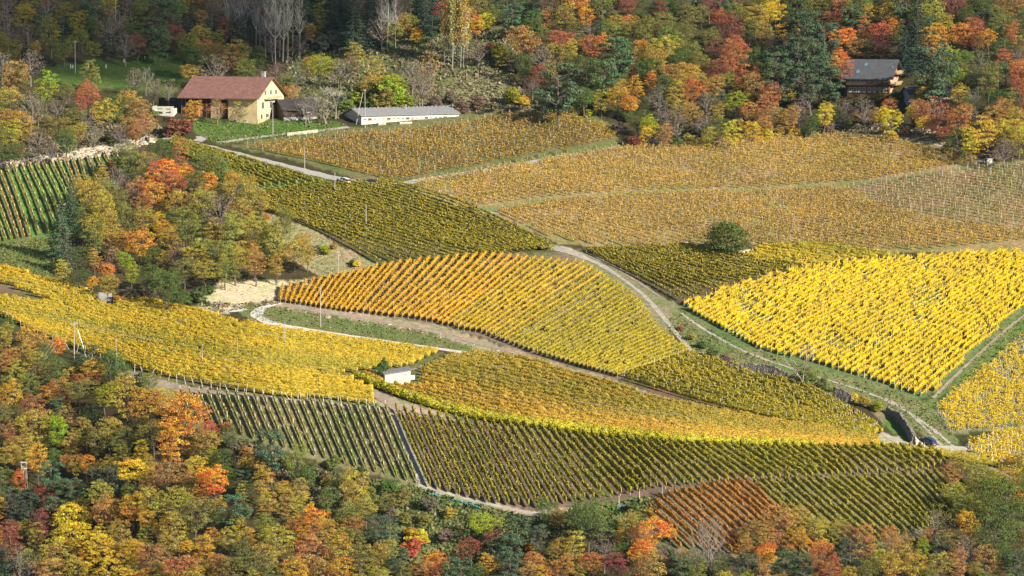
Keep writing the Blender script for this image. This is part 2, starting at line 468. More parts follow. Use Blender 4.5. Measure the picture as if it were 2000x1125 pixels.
GRASS, DGRASS, DRY, LITTER = (0.08, 0.125, 0.035), (0.10, 0.13, 0.05), (0.34, 0.29, 0.17), (0.065, 0.055, 0.03)
SOIL, PINK, SAND, GRAVEL, SOILG = (0.30, 0.24, 0.18), (0.19, 0.17, 0.10), (0.60, 0.51, 0.37), (0.38, 0.34, 0.28), (0.16, 0.15, 0.075)
PAINT = [
    ([(90, 135), (180, 116), (250, 108), (350, 106), (375, 150), (330, 190), (280, 175), (150, 175), (95, 160)], GRASS),
    ([(560, 100), (700, 100), (780, 70), (1000, 50), (1010, 110), (990, 180), (1060, 215), (900, 225), (560, 230)], DGRASS),
    ([(900, 130), (960, 125), (955, 150), (880, 155)], GRASS),
    ([(780, 165), (880, 150), (960, 140), (1010, 170), (1050, 212), (900, 220), (790, 210)], (0.20, 0.19, 0.11)),
    ([(375, 232), (470, 232), (660, 236), (680, 246), (640, 258), (430, 283), (395, 268), (375, 252)], (0.10, 0.17, 0.04)),
    ([(880, 218), (930, 218), (925, 232), (880, 235)], GRASS),
    ([(0, 290), (150, 240), (250, 235), (330, 262), (270, 285), (0, 330)], (0.22, 0.19, 0.12)),
    # parcels
    ([(450, 284), (520, 272), (640, 255), (760, 240), (900, 222), (985, 208), (1090, 211), (1175, 232), (1218, 262), (1195, 281), (1050, 304), (900, 335), (775, 358), (700, 351), (600, 320), (520, 300)], SOILG),
    ([(800, 361), (1060, 312), (1220, 285), (1500, 262), (1700, 259), (1850, 282), (1930, 316), (1700, 356), (1500, 371), (1250, 377), (1050, 392), (930, 409), (880, 395)], (0.31, 0.235, 0.125)),
    ([(965, 418), (1000, 398), (1250, 378), (1500, 374), (1700, 359), (1940, 320), (2200, 296), (2200, 492), (1800, 493), (1480, 481), (1400, 479), (1240, 489), (1095, 477)], (0.31, 0.235, 0.125)),
    ([(1420, 508), (1480, 480), (1640, 478), (1780, 503), (1600, 527), (1500, 523)], SOILG),
    ([(1325, 600), (1400, 568), (1545, 526), (1850, 495), (2300, 485), (2300, 560), (2010, 598), (1955, 642), (1830, 768), (1795, 780), (1700, 748), (1500, 693), (1400, 653)], (0.13, 0.17, 0.08)),
    ([(2300, 600), (1985, 660), (1895, 738), (1815, 800), (1845, 850), (1930, 842), (2300, 826)], (0.22, 0.21, 0.13)),
    ([(1880, 872), (1940, 846), (2300, 830), (2300, 970), (1975, 935), (1895, 895)], (0.26, 0.24, 0.16)),
    ([(-300, 515), (0, 524), (120, 555), (200, 575), (300, 588), (400, 610), (470, 634), (640, 661), (868, 690), (800, 724), (740, 768), (735, 797), (600, 787), (480, 770), (350, 752), (250, 726), (150, 692), (60, 652), (0, 622), (-300, 606)], SOILG),
    ([(-300, 545), (0, 556), (40, 570), (110, 597), (60, 593), (0, 586), (-300, 578)], (0.16, 0.12, 0.09)),
    ([(690, 740), (735, 725), (872, 697), (930, 690), (1040, 705), (1200, 755), (1300, 785), (1400, 805), (1730, 862), (1720, 880), (1500, 877), (1340, 870), (1120, 850), (960, 828), (880, 817), (790, 797)], SOILG),
    ([(1205, 742), (1345, 686), (1430, 711), (1560, 746), (1650, 785), (1730, 848), (1705, 861), (1500, 829), (1400, 806), (1300, 780)], (0.17, 0.115, 0.08)),
    ([(540, 596), (545, 552), (670, 535), (783, 506), (873, 500), (1000, 488), (1090, 484), (1155, 516), (1245, 572), (1290, 640), (1350, 688), (1205, 745), (1130, 726), (1040, 698), (940, 660), (820, 631), (700, 616)], (0.21, 0.155, 0.12)),
    ([(490, 395), (500, 372), (630, 360), (742, 354), (850, 378), (960, 423), (1085, 490), (1000, 498), (870, 509), (745, 520), (680, 482), (600, 442), (512, 414)], (0.11, 0.10, 0.05)),
    ([(1140, 495), (1200, 486), (1330, 481), (1400, 493), (1480, 510), (1565, 523), (1465, 556), (1330, 592), (1275, 562)], (0.12, 0.09, 0.06)),
    ([(-300, 330), (0, 327), (225, 298), (260, 340), (180, 400), (150, 435), (110, 462), (0, 476), (-300, 490)], (0.16, 0.18, 0.08)),
    ([(-300, 490), (0, 474), (115, 462), (125, 545), (100, 550), (0, 522), (-300, 510)], (0.16, 0.19, 0.06)),
    ([(325, 272), (640, 350), (660, 362), (560, 372), (470, 372), (330, 290)], (0.11, 0.17, 0.05)),
    ([(340, 766), (500, 778), (756, 800), (775, 805), (825, 950), (640, 908), (500, 865), (360, 835)], PINK),
    ([(765, 800), (880, 818), (1120, 850), (1340, 870), (1500, 878), (1820, 882), (1852, 918), (1680, 938), (1440, 950), (1290, 962), (1230, 975), (1050, 1003), (830, 958)], (0.16, 0.115, 0.095)),
    ([(1260, 975), (1440, 948), (1850, 920), (1900, 970), (1800, 1050), (1500, 1110), (1240, 1080)], (0.17, 0.15, 0.10)),
    # banks, grass, bare earth
    ([(512, 412), (600, 444), (680, 486), (742, 522), (690, 545), (640, 552), (560, 500), (520, 440)], (0.33, 0.28, 0.18)),
    ([(382, 606), (386, 588), (405, 570), (432, 548), (500, 546), (560, 551), (632, 546), (600, 562), (560, 578), (545, 592), (480, 603), (430, 615)], SAND),
    ([(470, 598), (545, 590), (700, 620), (850, 648), (935, 672), (952, 690), (860, 684), (640, 652), (500, 630), (468, 614)], (0.17, 0.19, 0.08)),
    ([(520, 590), (560, 590), (700, 612), (860, 636), (960, 670), (1040, 694), (1200, 742), (1300, 780), (1400, 804), (1340, 800), (1200, 762), (1040, 712), (940, 692), (860, 655), (700, 626), (560, 604)], (0.36, 0.29, 0.22)),
    ([(1320, 596), (1400, 652), (1500, 692), (1700, 748), (1800, 782), (1880, 870), (1840, 872), (1720, 800), (1560, 752), (1430, 712), (1350, 688), (1300, 640), (1290, 610)], (0.18, 0.19, 0.09)),
    ([(1085, 480), (1150, 490), (1240, 545), (1330, 600), (1310, 650), (1285, 640), (1235, 580), (1140, 516)], (0.24, 0.22, 0.14)),
    ([(2300, 560), (2000, 600), (1955, 645), (1830, 770), (1800, 785), (1840, 840), (1818, 800), (1895, 740), (1988, 662), (2300, 610)], (0.15, 0.19, 0.07)),
    ([(1690, 855), (1730, 846), (1790, 868), (1830, 872), (1800, 884), (1700, 880)], GRAVEL),
    ([(400, 830), (520, 880), (640, 920), (740, 950), (700, 1010), (600, 980), (500, 930), (420, 880)], (0.12, 0.13, 0.06)),
    ([(1690, 790), (1735, 800), (1760, 835), (1730, 830)], (0.22, 0.19, 0.12)),
    ([(1740, 800), (1800, 868), (1775, 868), (1725, 830)], (0.10, 0.19, 0.04)),
    ([(815, 948), (930, 975), (1040, 1003), (1180, 985), (1260, 965), (1300, 990), (1180, 1040), (1080, 1010), (980, 1050), (900, 1125), (820, 1125), (740, 1000), (680, 930)], (0.15, 0.17, 0.07)),
    ([(1650, 238), (1740, 243), (1830, 262), (1925, 312), (1850, 284), (1700, 262), (1610, 262), (1600, 245)], (0.26, 0.21, 0.12)),
    ([(790, 356), (1200, 278), (1230, 284), (1060, 314), (880, 350)], (0.13, 0.18, 0.06)),
    ([(880, 396), (930, 409), (1050, 391), (1250, 376), (1500, 370), (1700, 355), (1930, 316), (1945, 321), (1700, 361), (1500, 376), (1250, 381), (1000, 400), (965, 418), (1090, 478), (1080, 488), (985, 440), (900, 402)], (0.20, 0.22, 0.10)),
    ([(225, 720), (350, 750), (345, 815), (300, 780), (240, 745)], (0.36, 0.31, 0.23)),
    ([(340, 752), (500, 772), (756, 796), (756, 803), (500, 780), (345, 768)], (0.40, 0.34, 0.26)),
    ([(735, 765), (745, 765), (900, 820), (1300, 868), (1500, 876), (1480, 881), (1200, 862), (900, 824), (775, 806), (752, 800), (735, 792)], (0.36, 0.30, 0.24)),
    ([(757, 802), (772, 806), (845, 955), (820, 950)], (0.30, 0.28, 0.24)),
    ([(815, 946), (940, 978), (1045, 1000), (1120, 990), (1110, 1003), (1040, 1010), (930, 985), (815, 952)], (0.42, 0.36, 0.28)),
    ([(1340, 478), (1400, 486), (1450, 500), (1440, 508), (1380, 497)], (0.40, 0.36, 0.26)),
    ([(192, 577), (217, 578), (218, 602), (198, 590)], (0.48, 0.45, 0.40)),
]


def build_ground():
    uu, vv = np.meshgrid(us, vs)
    pts = P(uu, vv).reshape(-1, 3)
    nu, nv = len(us), len(vs)
    i = np.arange(nv - 1)[:, None] * nu + np.arange(nu - 1)[None]
    q = np.stack([i, i + nu, i + nu + 1, i + 1], -1).reshape(-1, 4)
    me = fast_mesh('hillside', pts, q)
    col = np.empty((nv, nu, 3))
    col[:] = LITTER
    n1 = vnoise(uu, vv, 14, 1) * 9 + vnoise(uu, vv, 6, 3) * 5
    n2 = vnoise(uu, vv, 14, 2) * 7 + vnoise(uu, vv, 6, 4) * 4
    for poly, c in PAINT:
        m = inside(poly, uu + n1 * 0.6, vv + n2 * 0.5)
        col[m] = c
    rgba = np.concatenate([col, np.ones((nv, nu, 1))], -1).reshape(-1, 4).astype(np.float32)
    a = me.attributes.new('cover', 'FLOAT_COLOR', 'POINT')
    a.data.foreach_set('color', rgba.ravel())
    me.polygons.foreach_set('use_smooth', np.ones(len(me.polygons), bool))
    m, t, out = newmat('hillside_ground')
    b = N(t, 'ShaderNodeBsdfPrincipled', Roughness=0.95)
    b.inputs['Specular IOR Level'].default_value = 0.1
    at = N(t, 'ShaderNodeAttribute', attribute_name='cover')
    geo = N(t, 'ShaderNodeNewGeometry')
    n_a = N(t, 'ShaderNodeTexNoise', Scale=0.9, Detail=8.0, Roughness=0.75)
    n_b = N(t, 'ShaderNodeTexNoise', Scale=0.12, Detail=5.0, Roughness=0.6)
    for x in (n_a, n_b):
        t.links.new(geo.outputs['Position'], x.inputs['Vector'])
    r = ramp(t, [(0.3, (0.45, 0.45, 0.45)), (0.5, (1, 1, 1)), (0.7, (1.5, 1.42, 1.3))])
    t.links.new(n_a.outputs[0], r.inputs[0])
    mu = N(t, 'ShaderNodeMix', data_type='RGBA', blend_type='MULTIPLY')
    mu.inputs[0].default_value = 1.0
    t.links.new(at.outputs['Color'], mu.inputs[6])
    t.links.new(r.outputs[0], mu.inputs[7])
    r2 = ramp(t, [(0.35, (0.72, 0.95, 0.6)), (0.65, (1.2, 1.05, 1.0))])
    t.links.new(n_b.outputs[0], r2.inputs[0])
    m2 = N(t, 'ShaderNodeMix', data_type='RGBA', blend_type='MULTIPLY')
    m2.inputs[0].default_value = 1.0
    t.links.new(mu.outputs[2], m2.inputs[6])
    t.links.new(r2.outputs[0], m2.inputs[7])
    t.links.new(m2.outputs[2], b.inputs['Base Color'])
    bp = N(t, 'ShaderNodeBump', Strength=0.8, Distance=0.35)
    t.links.new(n_a.outputs[0], bp.inputs['Height'])
    t.links.new(bp.outputs[0], b.inputs['Normal'])
    t.links.new(b.outputs[0], out.inputs[0])
    tag(link('hillside', me, m), kind='structure')
    # the country around, far below and beyond
    far = MB()
    z = float(pts[:, 2].min()) - 6
    S = 5000
    far.face([(-S, -S, z), (S, -S, z), (S, S, z), (-S, S, z)])
    tag(far.build('valley_ground', solid('valley_ground', (0.12, 0.13, 0.06), 0.95, 0.4, 0.02)), kind='structure')


build_ground()


def strip(name, pl, width, mat, lift=0.05, kind='structure', wob=0.15, step=0.8, label=None):
    """a ribbon lying on the ground along a pixel polyline, width in metres"""
    r = resample(pl, 120)
    u, v, w = row_world(r, step)
    t = np.gradient(w[:, :2], axis=0)
    t /= np.linalg.norm(t, axis=1, keepdims=True)
    nrm = np.stack([-t[:, 1], t[:, 0]], 1)
    wd = width if np.ndim(width) else [width, width]
    wl = np.interp(np.linspace(0, 1, len(w)), np.linspace(0, 1, len(wd)), wd)
    K = 5
    V = []
    for k in range(K):
        f = (k / (K - 1) - 0.5) * wl * (1 + np.convolve(rng.normal(0, wob, len(w)), np.ones(3) / 3, 'same') * (abs(k - 2) / 2))
        xy = w[:, :2] + nrm * f[:, None]
        V.append(np.c_[xy, Gz(xy[:, 0], xy[:, 1]) + lift])
    V = np.stack(V, 1)
    n = len(w)
    i = np.arange(n - 1)[:, None] * K + np.arange(K - 1)[None]
    q = np.stack([i, i + K, i + K + 1, i + 1], -1).reshape(-1, 4)
    o = link(name, fast_mesh(name, V.reshape(-1, 3), q), mat)
    return tag(o, label, None, None, kind)


def row_world(r, step=0.8):
    p = P(r[:, 0], r[:, 1])
    d = np.r_[0, np.cumsum(np.linalg.norm(np.diff(p, axis=0), axis=1))]
    n = max(4, int(d[-1] / step))
    s = np.linspace(0, d[-1], n)
    u, v = np.interp(s, d, r[:, 0]), np.interp(s, d, r[:, 1])
    return u, v, P(u, v)


M['gravel'] = solid('gravel_road', (0.36, 0.335, 0.295), 0.95, 0.22, 0.8, bump=0.3)
M['track'] = solid('pale_track', (0.37, 0.33, 0.265), 0.95, 0.3, 0.7, bump=0.3)
M['white_track'] = solid('white_gravel', (0.55, 0.52, 0.46), 0.95, 0.12, 1.0)
M['grass_strip'] = solid('mown_grass', (0.09, 0.23, 0.03), 0.95, 0.45, 0.6, bump=0.5)
M['dirt'] = solid('worn_earth', (0.30, 0.235, 0.17), 0.95, 0.3, 0.6, bump=0.4)

strip('road', [(322, 268), (360, 276), (410, 289), (450, 299), (560, 325), (640, 347), (700, 358), (770, 365)], 3.2, M['gravel'])
strip('road', [(385, 276), (395, 270), (392, 266)], 3.0, M['gravel'])
strip('track', [(425, 280), (470, 272), (540, 264), (620, 257), (680, 248)], 1.6, M['track'])
strip('track', [(770, 360), (880, 341), (1000, 323), (1060, 311), (1140, 297), (1213, 285)], [1.3, 0.9], M['track'])
strip('track', [(774, 363), (884, 344), (1000, 326), (1062, 314), (1142, 300), (1215, 287)], [1.0, 0.7], M['track'], lift=0.055)
strip('track', [(770, 362), (850, 380), (920, 412), (1000, 448), (1060, 478), (1100, 489)], 1.8, M['track'])
strip('track', [(920, 417), (950, 415), (975, 417)], 1.4, M['track'])
strip('road', [(1088, 484), (1115, 490), (1150, 503), (1195, 530), (1235, 556), (1272, 588), (1295, 618), (1318, 650), (1350, 685)], [3.0, 1.5, 0.9, 0.9, 1.2, 1.1, 0.8], M['track'], wob=0.3)
strip('track', [(1150, 500), (1200, 522), (1245, 550), (1290, 580)], 0.7, M['dirt'])
strip('road', [(545, 591), (500, 598), (468, 604), (455, 613), (475, 624), (540, 636), (650, 651), (760, 667), (860, 682), (922, 691)], [2.2, 2.6, 3.4, 2.6, 1.5, 1.4, 1.5, 2.2], M['white_track'])
strip('track', [(432, 607), (455, 608), (480, 603)], 2.2, M['white_track'], lift=0.056)
strip('track', [(560, 597), (700, 619), (850, 644), (950, 676), (1050, 702), (1150, 735), (1300, 783), (1390, 803)], 2.0, M['dirt'])
strip('track', [(1330, 612), (1400, 668), (1500, 705), (1600, 738), (1680, 762), (1740, 778), (1790, 806), (1820, 838), (1862, 872)], [0.7, 0.8, 0.8, 1.0], M['track'], wob=0.35)
strip('track', [(1690, 768), (1745, 783), (1780, 806), (1805, 836), (1840, 870)], [0.7, 0.9], M['track'], wob=0.35, lift=0.056)
strip('track', [(1722, 845), (1745, 860), (1775, 872), (1830, 876), (1900, 876)], [1.6, 2.6, 2.2], M['track'])
strip('track', [(2030, 596), (1985, 625), (1950, 658), (1880, 720), (1822, 778)], 0.8, M['dirt'])
strip('track', [(1600, 262), (1750, 265), (1840, 283), (1920, 314)], 1.2, M['track'])
strip('track', [(760, 800), (785, 850), (825, 945)], 1.3, M['gravel'])
strip('track', [(240, 728), (300, 750), (345, 762), (420, 768), (560, 783), (750, 803), (860, 815)], [3.0, 2.0, 1.2, 1.5], M['dirt'])
strip('track', [(690, 738), (740, 773), (790, 804)], [2.6, 3.4], M['dirt'], lift=0.06)
strip('ramp', [(206, 572), (205, 585), (206, 603)], 3.2, M['gravel'], wob=0.05)
strip('track', [(817, 948), (880, 965), (940, 982), (1045, 1005), (1080, 1006)], 0.8, M['track'])
strip('track', [(888, 692), (840, 712), (800, 723)], 0.8, M['dirt'])
# bright grass alleys between the left-hand rows
for a in range(8):
    f = a * 2
    FLg = [[(11, 328), (35, 390), (59, 464)], [(156, 313), (172, 350), (225, 460)]]
    ga, gb = resample(FLg[0], 30), resample(FLg[1], 30)
    x = (a * 1.0 + 0.5) / 10 * 1.0
    r = ga * (1 - x) + gb * x
    nn = 30 if x < 0.45 else int(30 * (1 - (x - 0.45) * 1.1))
    strip('grass_strip', [tuple(p) for p in r[:nn]], 1.15, M['grass_strip'], kind='structure')
for g_ in ([(-35, 333), (-8, 400), (18, 470)], [(-50, 380), (-30, 420), (-10, 470)]):
    strip('grass_strip', g_, 1.2, M['grass_strip'])

# ------------------------------------------------------------------ vineyard parcels
ORD = ['first', 'second', 'third', 'fourth', 'fifth', 'sixth', 'seventh', 'eighth', 'ninth', 'tenth', 'eleventh', 'twelfth', 'thirteenth', 'fourteenth', 'fifteenth', 'sixteenth', 'seventeenth', 'eighteenth', 'nineteenth']
TENS = {2: 'twent', 3: 'thirt', 4: 'fort', 5: 'fift', 6: 'sixt', 7: 'sevent', 8: 'eight'}


def ordinal(k):                  # 1 -> first
    if k <= 19:
        return ORD[k - 1]
    t, r = divmod(k, 10)
    return TENS[t] + ('ieth' if r == 0 else 'y-' + ORD[r - 1])


def hedge(pts, dens=26, width=0.5, h0=0.35, h1=1.6, leaf=0.27, missing=0.02, ragged=0.25, step=1.05, core=0.62, shift=0.0, fade=0.0):
    """leaf clumps of one row of vines trained along wires"""
    d = np.r_[0, np.cumsum(np.linalg.norm(np.diff(pts, axis=0), axis=1))]
    L = d[-1]
    if L < 1.0:
        return None
    n = int(L * dens)
    nv = int(L / step) + 2
    vine_h = rng.normal(1.0, ragged * 0.4, nv).clip(0.6, 1.35)
    vine_w = rng.normal(1.0, ragged, nv).clip(0.5, 1.6)
    gone = rng.random(nv) < missing
    vt = rng.normal(0, 0.13, nv) + shift
    s = rng.uniform(0, L, n)
    iv = (s / step).astype(int)
    if missing > 0.05:             # weak patches where vines failed
        vp = np.stack([np.interp(np.arange(nv) * step, d, pts[:, k]) for k in (0, 1)], 1)
        nz = vnoise(vp[:, 0] * 1.6 + 900, vp[:, 1] * 0.8, 9, 77) + 0.6 * vnoise(vp[:, 0] * 1.6 + 900, vp[:, 1] * 0.8, 3, 78)
        gone = gone | (rng.random(nv) < (nz - 0.12).clip(0, 1) * 1.6)
    keep = ~gone[iv] | (rng.random(n) < 0.12)
    # thin the leaves between neighbouring vines a little
    ph = np.abs((s / step) % 1 - 0.5) * 2
    keep &= rng.random(n) > (ph - 0.55) * 1.2
    s, iv = s[keep], iv[keep]
    n = len(s)
    if n < 4:
        return None
    c = np.stack([np.interp(s, d, pts[:, k]) for k in range(3)], 1)
    i = np.clip(np.searchsorted(d, s) - 1, 0, len(pts) - 2)
    t = pts[i + 1] - pts[i]
    t[:, 2] = 0
    t /= np.linalg.norm(t, axis=1, keepdims=True) + 1e-9
    side = np.stack([-t[:, 1], t[:, 0], np.zeros(n)], 1)
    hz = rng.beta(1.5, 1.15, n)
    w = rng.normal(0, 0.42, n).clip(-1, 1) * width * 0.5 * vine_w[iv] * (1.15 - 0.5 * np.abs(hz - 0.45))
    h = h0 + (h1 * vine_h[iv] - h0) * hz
    pos = c + side * w[:, None] * 1.6
    pos[:, 2] += h
    nr = rng.normal(size=(n, 3)) * 0.7 + side * np.sign(w)[:, None] * 0.8 + np.array([0, 0, 0.45])
    nr /= np.linalg.norm(nr, axis=1, keepdims=True)
    size = leaf * rng.uniform(0.65, 1.4, n)
    tone = (rng.random(n) + vt[iv] + (hz - 0.55) * fade).clip(0, 1)  # fade: low leaves greener, tops yellower; lit-top contrast put into the tone
    V, Q, T = leaf_quads(pos, nr, size, tone)
    if core:
        # the closed inner body of the hedge, one short lump per vine
        m = max(2, int(L / 0.55))
        sc_ = np.linspace(0, L, m)
        cc = np.stack([np.interp(sc_, d, pts[:, k]) for k in range(3)], 1)
        jj = np.clip(np.searchsorted(d, sc_) - 1, 0, len(pts) - 2)
        tt = pts[jj + 1] - pts[jj]
        tt[:, 2] = 0
        tt /= np.linalg.norm(tt, axis=1, keepdims=True) + 1e-9
        sd_ = np.stack([-tt[:, 1], tt[:, 0], np.zeros(m)], 1)
        kv = (sc_ / step).astype(int)
        g_ = np.where(gone[kv], 0.25, 1.0)
        ww = width * 0.5 * core * rng.uniform(0.75, 1.15, m) * g_
        top = h1 * vine_h[kv] * rng.uniform(0.84, 0.95, m) * np.where(gone[kv], 0.6, 1)
        prof_ = [(-0.7, 0.0), (-1.0, 0.45), (-0.72, 0.93), (0.72, 0.95), (1.0, 0.45), (0.7, 0.0)]
        ring = np.stack([cc + sd_ * (ww * a_ * rng.uniform(0.85, 1.15, m))[:, None] + np.array([0, 0, 1.0]) * (h0 + 0.1 + (top - h0 - 0.1) * b_ * rng.uniform(0.93, 1.05, m))[:, None] for a_, b_ in prof_], 1)
        k6 = len(prof_)
        idx = np.arange(m - 1)[:, None] * k6 + np.arange(k6)[None]
        idn = np.arange(m - 1)[:, None] * k6 + (np.arange(k6)[None] + 1) % k6
        qq = np.stack([idx, idn, idn + k6, idx + k6], -1).reshape(-1, 4)
        ends = np.array([[0, 5, 4, 1], [1, 4, 3, 2]])
        qq = np.concatenate([qq, ends, ends[:, ::-1] + (m - 1) * k6])
        Q = np.concatenate([Q, qq + len(V)])
        V = np.concatenate([V, ring.reshape(-1, 3)])
        T = np.concatenate([T, (0.30 + shift + rng.normal(0, 0.16, m * k6)).clip(0, 1)])
    return V, Q, T


def join(parts):
    parts = [p for p in parts if p is not None]
    v, q, t, o = [], [], [], 0
    for a, b, c in parts:
        v.append(a); q.append(b + o); t.append(c)
        o += len(a)
    return np.concatenate(v), np.concatenate(q), np.concatenate(t)


def guide_rows(guides, counts):
    """pixel polylines of the rows between successive guide lines"""
    K = 40
    G = [resample(g_, K) for g_ in guides]
    rows = []
    for i in range(len(G) - 1):
        n = counts[i]
        if n is None:
            m = K // 2
            a, b = G[i][m], G[i + 1][m]
            A, B = P(*a), P(*b)
            tdir = P(*((G[i][m + 2] + G[i + 1][m + 2]) / 2)) - P(*((G[i][m - 2] + G[i + 1][m - 2]) / 2))
            tdir /= np.linalg.norm(tdir)
            w = B - A
            n = max(1, int(np.linalg.norm(w - tdir * w.dot(tdir)) / SPACING))
        for k in range(n):
            f = k / n
            rows.append(G[i] * (1 - f) + G[i + 1] * f)
    rows.append(G[-1])
    return rows


SPACING = 1.9


def row_world(r, step=0.8):
    p = P(r[:, 0], r[:, 1])
    L = np.linalg.norm(np.diff(p, axis=0), axis=1).sum()
    n = max(4, int(L / step))
    d = np.r_[0, np.cumsum(np.linalg.norm(np.diff(p, axis=0), axis=1))]
    s = np.linspace(0, L, n)
    u, v = np.interp(s, d, r[:, 0]), np.interp(s, d, r[:, 1])
    return u, v, P(u, v)


def runs(mask):
    out, i = [], 0
    while i < len(mask):
        if mask[i]:
            j = i
            while j + 1 < len(mask) and mask[j + 1]:
                j += 1
            out.append((i, j + 1))
            i = j + 1
        i += 1
    return out


def post_mesh(h, r, name):
    mb = MB()
    mb.tube([(0, 0, -0.15), (0, 0, h)], [r, r * 0.9], 5)
    return mb.mesh(name)


POST = post_mesh(1.62, 0.045, 'post')
POST.materials.append(M['post'])
WPOST = post_mesh(1.75, 0.06, 'white_post')
WPOST.materials.append(M['white_post'])
FIELDS = []                      # (polygon, soil colour key) painted on the ground further down


def crop_rows(guides, counts, mat, label_fn, group, poly=None, posts=5.2, pmesh=None, pdx=None, first=0, **kw):
    """every row an object of its own: foliage and posts under an Empty"""
    k = 0
    rows = guide_rows(guides, counts)
    for r in rows[first:]:
        u, v, w = row_world(r)
        m = inside(poly, u, v) if poly is not None else np.ones(len(u), bool)
        rr = runs(m)
        if not rr:
            continue
        a, b = max(rr, key=lambda x: x[1] - x[0])
        if b - a < 5:
            continue
        w = w[a:b]
        org = w[0].copy()
        hq = hedge(w - org, **kw)
        if hq is None:
            continue
        k += 1
        root = link('vine_row', None, loc=org)
        tag(root, label_fn(k), 'vine row', group)
        mt = mat(k) if callable(mat) else mat
        link('foliage', fast_mesh('foliage', *hq), mt, root)
        if posts:
            d = np.r_[0, np.cumsum(np.linalg.norm(np.diff(w, axis=0), axis=1))]
            for s in np.arange(0.1, d[-1], posts):
                p = [np.interp(s, d, w[:, c]) - org[c] for c in range(3)]
                po = link('post', pmesh or POST, parent=root, loc=p)
                po.rotation_euler = (rng.normal(0, 0.03), rng.normal(0, 0.03), 0)
    return k


def carpet(name, label, guides, counts, mat, poly, posts=5.0, hidepoly=(), wmin=5, pmat='post', pr=0.045, ph=1.95, band=0.2, **kw):
    """a parcel whose rows run into one another: one object of leaves, its posts one part of it"""
    parts, pp = [], []
    R_ = guide_rows(guides, counts)
    ph_ = rng.uniform(0, 6.28, 4)
    for ri, r in enumerate(R_):
        kw['shift'] = band * (0.5 * sin(ri / 4.1 + ph_[0]) + 0.4 * sin(ri / 1.7 + ph_[1]) + 0.3 * sin(ri / 9.0 + ph_[2])) if band else 0.0
        u, v, w = row_world(r, 1.0)
        m = inside(poly, u, v)
        for hp in hidepoly:
            m &= ~inside(hp, u, v)
        for a, b in runs(m):
            if b - a < wmin:
                continue
            ww = w[a:b]
            parts.append(hedge(ww, **kw))
            if posts:
                d = np.r_[0, np.cumsum(np.linalg.norm(np.diff(ww, axis=0), axis=1))]
                for s in np.arange(0.1 + rng.uniform(0, 0.2), d[-1], posts):
                    pp.append([np.interp(s, d, ww[:, c]) for c in range(3)])
    o = link(name, fast_mesh(name, *join(parts)), mat)
    tag(o, label, 'vineyard', None, 'stuff')
    if pp:
        pp = np.array(pp)
        n = len(pp)
        base = np.array([(-1, -1), (1, -1), (1, 1), (-1, 1)], float) * pr * 0.9
        lean = rng.normal(0, 0.05, (n, 2))
        v = np.zeros((n, 8, 3))
        v[:, :4, :2] = pp[:, None, :2] + base
        v[:, 4:, :2] = pp[:, None, :2] + base + lean[:, None]
        v[:, :4, 2] = pp[:, None, 2] - 0.1
        v[:, 4:, 2] = pp[:, None, 2] + ph * rng.uniform(0.88, 1.08, (n, 1))
        q = np.array([(0, 1, 5, 4), (1, 2, 6, 5), (2, 3, 7, 6), (3, 0, 4, 7), (4, 5, 6, 7)])
        q = (q[None] + (np.arange(n) * 8)[:, None, None]).reshape(-1, 4)
        me = fast_mesh('posts', v.reshape(-1, 3), q)
        tag(link('posts', me, M[pmat], o), None, None, None, 'stuff')
    return o


# --- rows one can count
F1 = [[(352, 768), (362, 790), (372, 815)], [(478, 774), (497, 820), (517, 866)], [(752, 797), (783, 872), (815, 946)]]
crop_rows(F1, [7, 15], M['v_redrow'], lambda k: f'{ordinal(k)} row from the left in the parcel of red-tinged vines with white posts',
          'red-tinged vine rows above the lower wood', posts=3.6, pmesh=WPOST, dens=32, core=0.4, width=0.5, h0=0.3, h1=1.3, leaf=0.23, missing=0.04)
F2 = [[(773, 803), (803, 875), (840, 955)], [(870, 818), (912, 900), (955, 985)], [(960, 828), (1004, 905), (1052, 996)],
      [(1120, 851), (1178, 915), (1232, 968)], [(1190, 860), (1245, 910), (1284, 957)], [(1340, 872), (1400, 915), (1440, 946)],
      [(1480, 878), (1535, 912), (1575, 938)], [(1617, 879), (1652, 908), (1675, 932)], [(1720, 880), (1760, 905), (1790, 925)], [(1812, 883), (1835, 895), (1848, 915)]]
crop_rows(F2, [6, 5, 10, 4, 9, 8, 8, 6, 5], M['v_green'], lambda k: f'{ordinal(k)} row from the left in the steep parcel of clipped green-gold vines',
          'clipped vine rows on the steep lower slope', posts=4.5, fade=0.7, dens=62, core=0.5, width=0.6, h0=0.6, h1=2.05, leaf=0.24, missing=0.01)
F3 = [[(1255, 1006), (1290, 1035), (1330, 1075)], [(1303, 970), (1370, 1030), (1430, 1085)], [(1385, 952), (1460, 1014), (1530, 1085)],
      [(1500, 944), (1590, 1025), (1660, 1085)], [(1671, 938), (1735, 988), (1792, 1040)], [(1809, 928), (1850, 972), (1885, 1020)], [(1852, 924), (1880, 950), (1905, 975)]]
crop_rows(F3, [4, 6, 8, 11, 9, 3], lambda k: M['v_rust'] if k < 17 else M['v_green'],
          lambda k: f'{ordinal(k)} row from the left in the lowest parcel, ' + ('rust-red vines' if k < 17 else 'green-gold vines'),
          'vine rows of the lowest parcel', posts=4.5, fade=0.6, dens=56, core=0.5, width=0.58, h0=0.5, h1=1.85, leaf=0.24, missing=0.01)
FO = [[(548, 591), (550, 578), (552, 563)], [(695, 614), (740, 562), (783, 515)], [(804, 629), (880, 570), (950, 499)],
      [(940, 652), (1040, 582), (1140, 517)]]
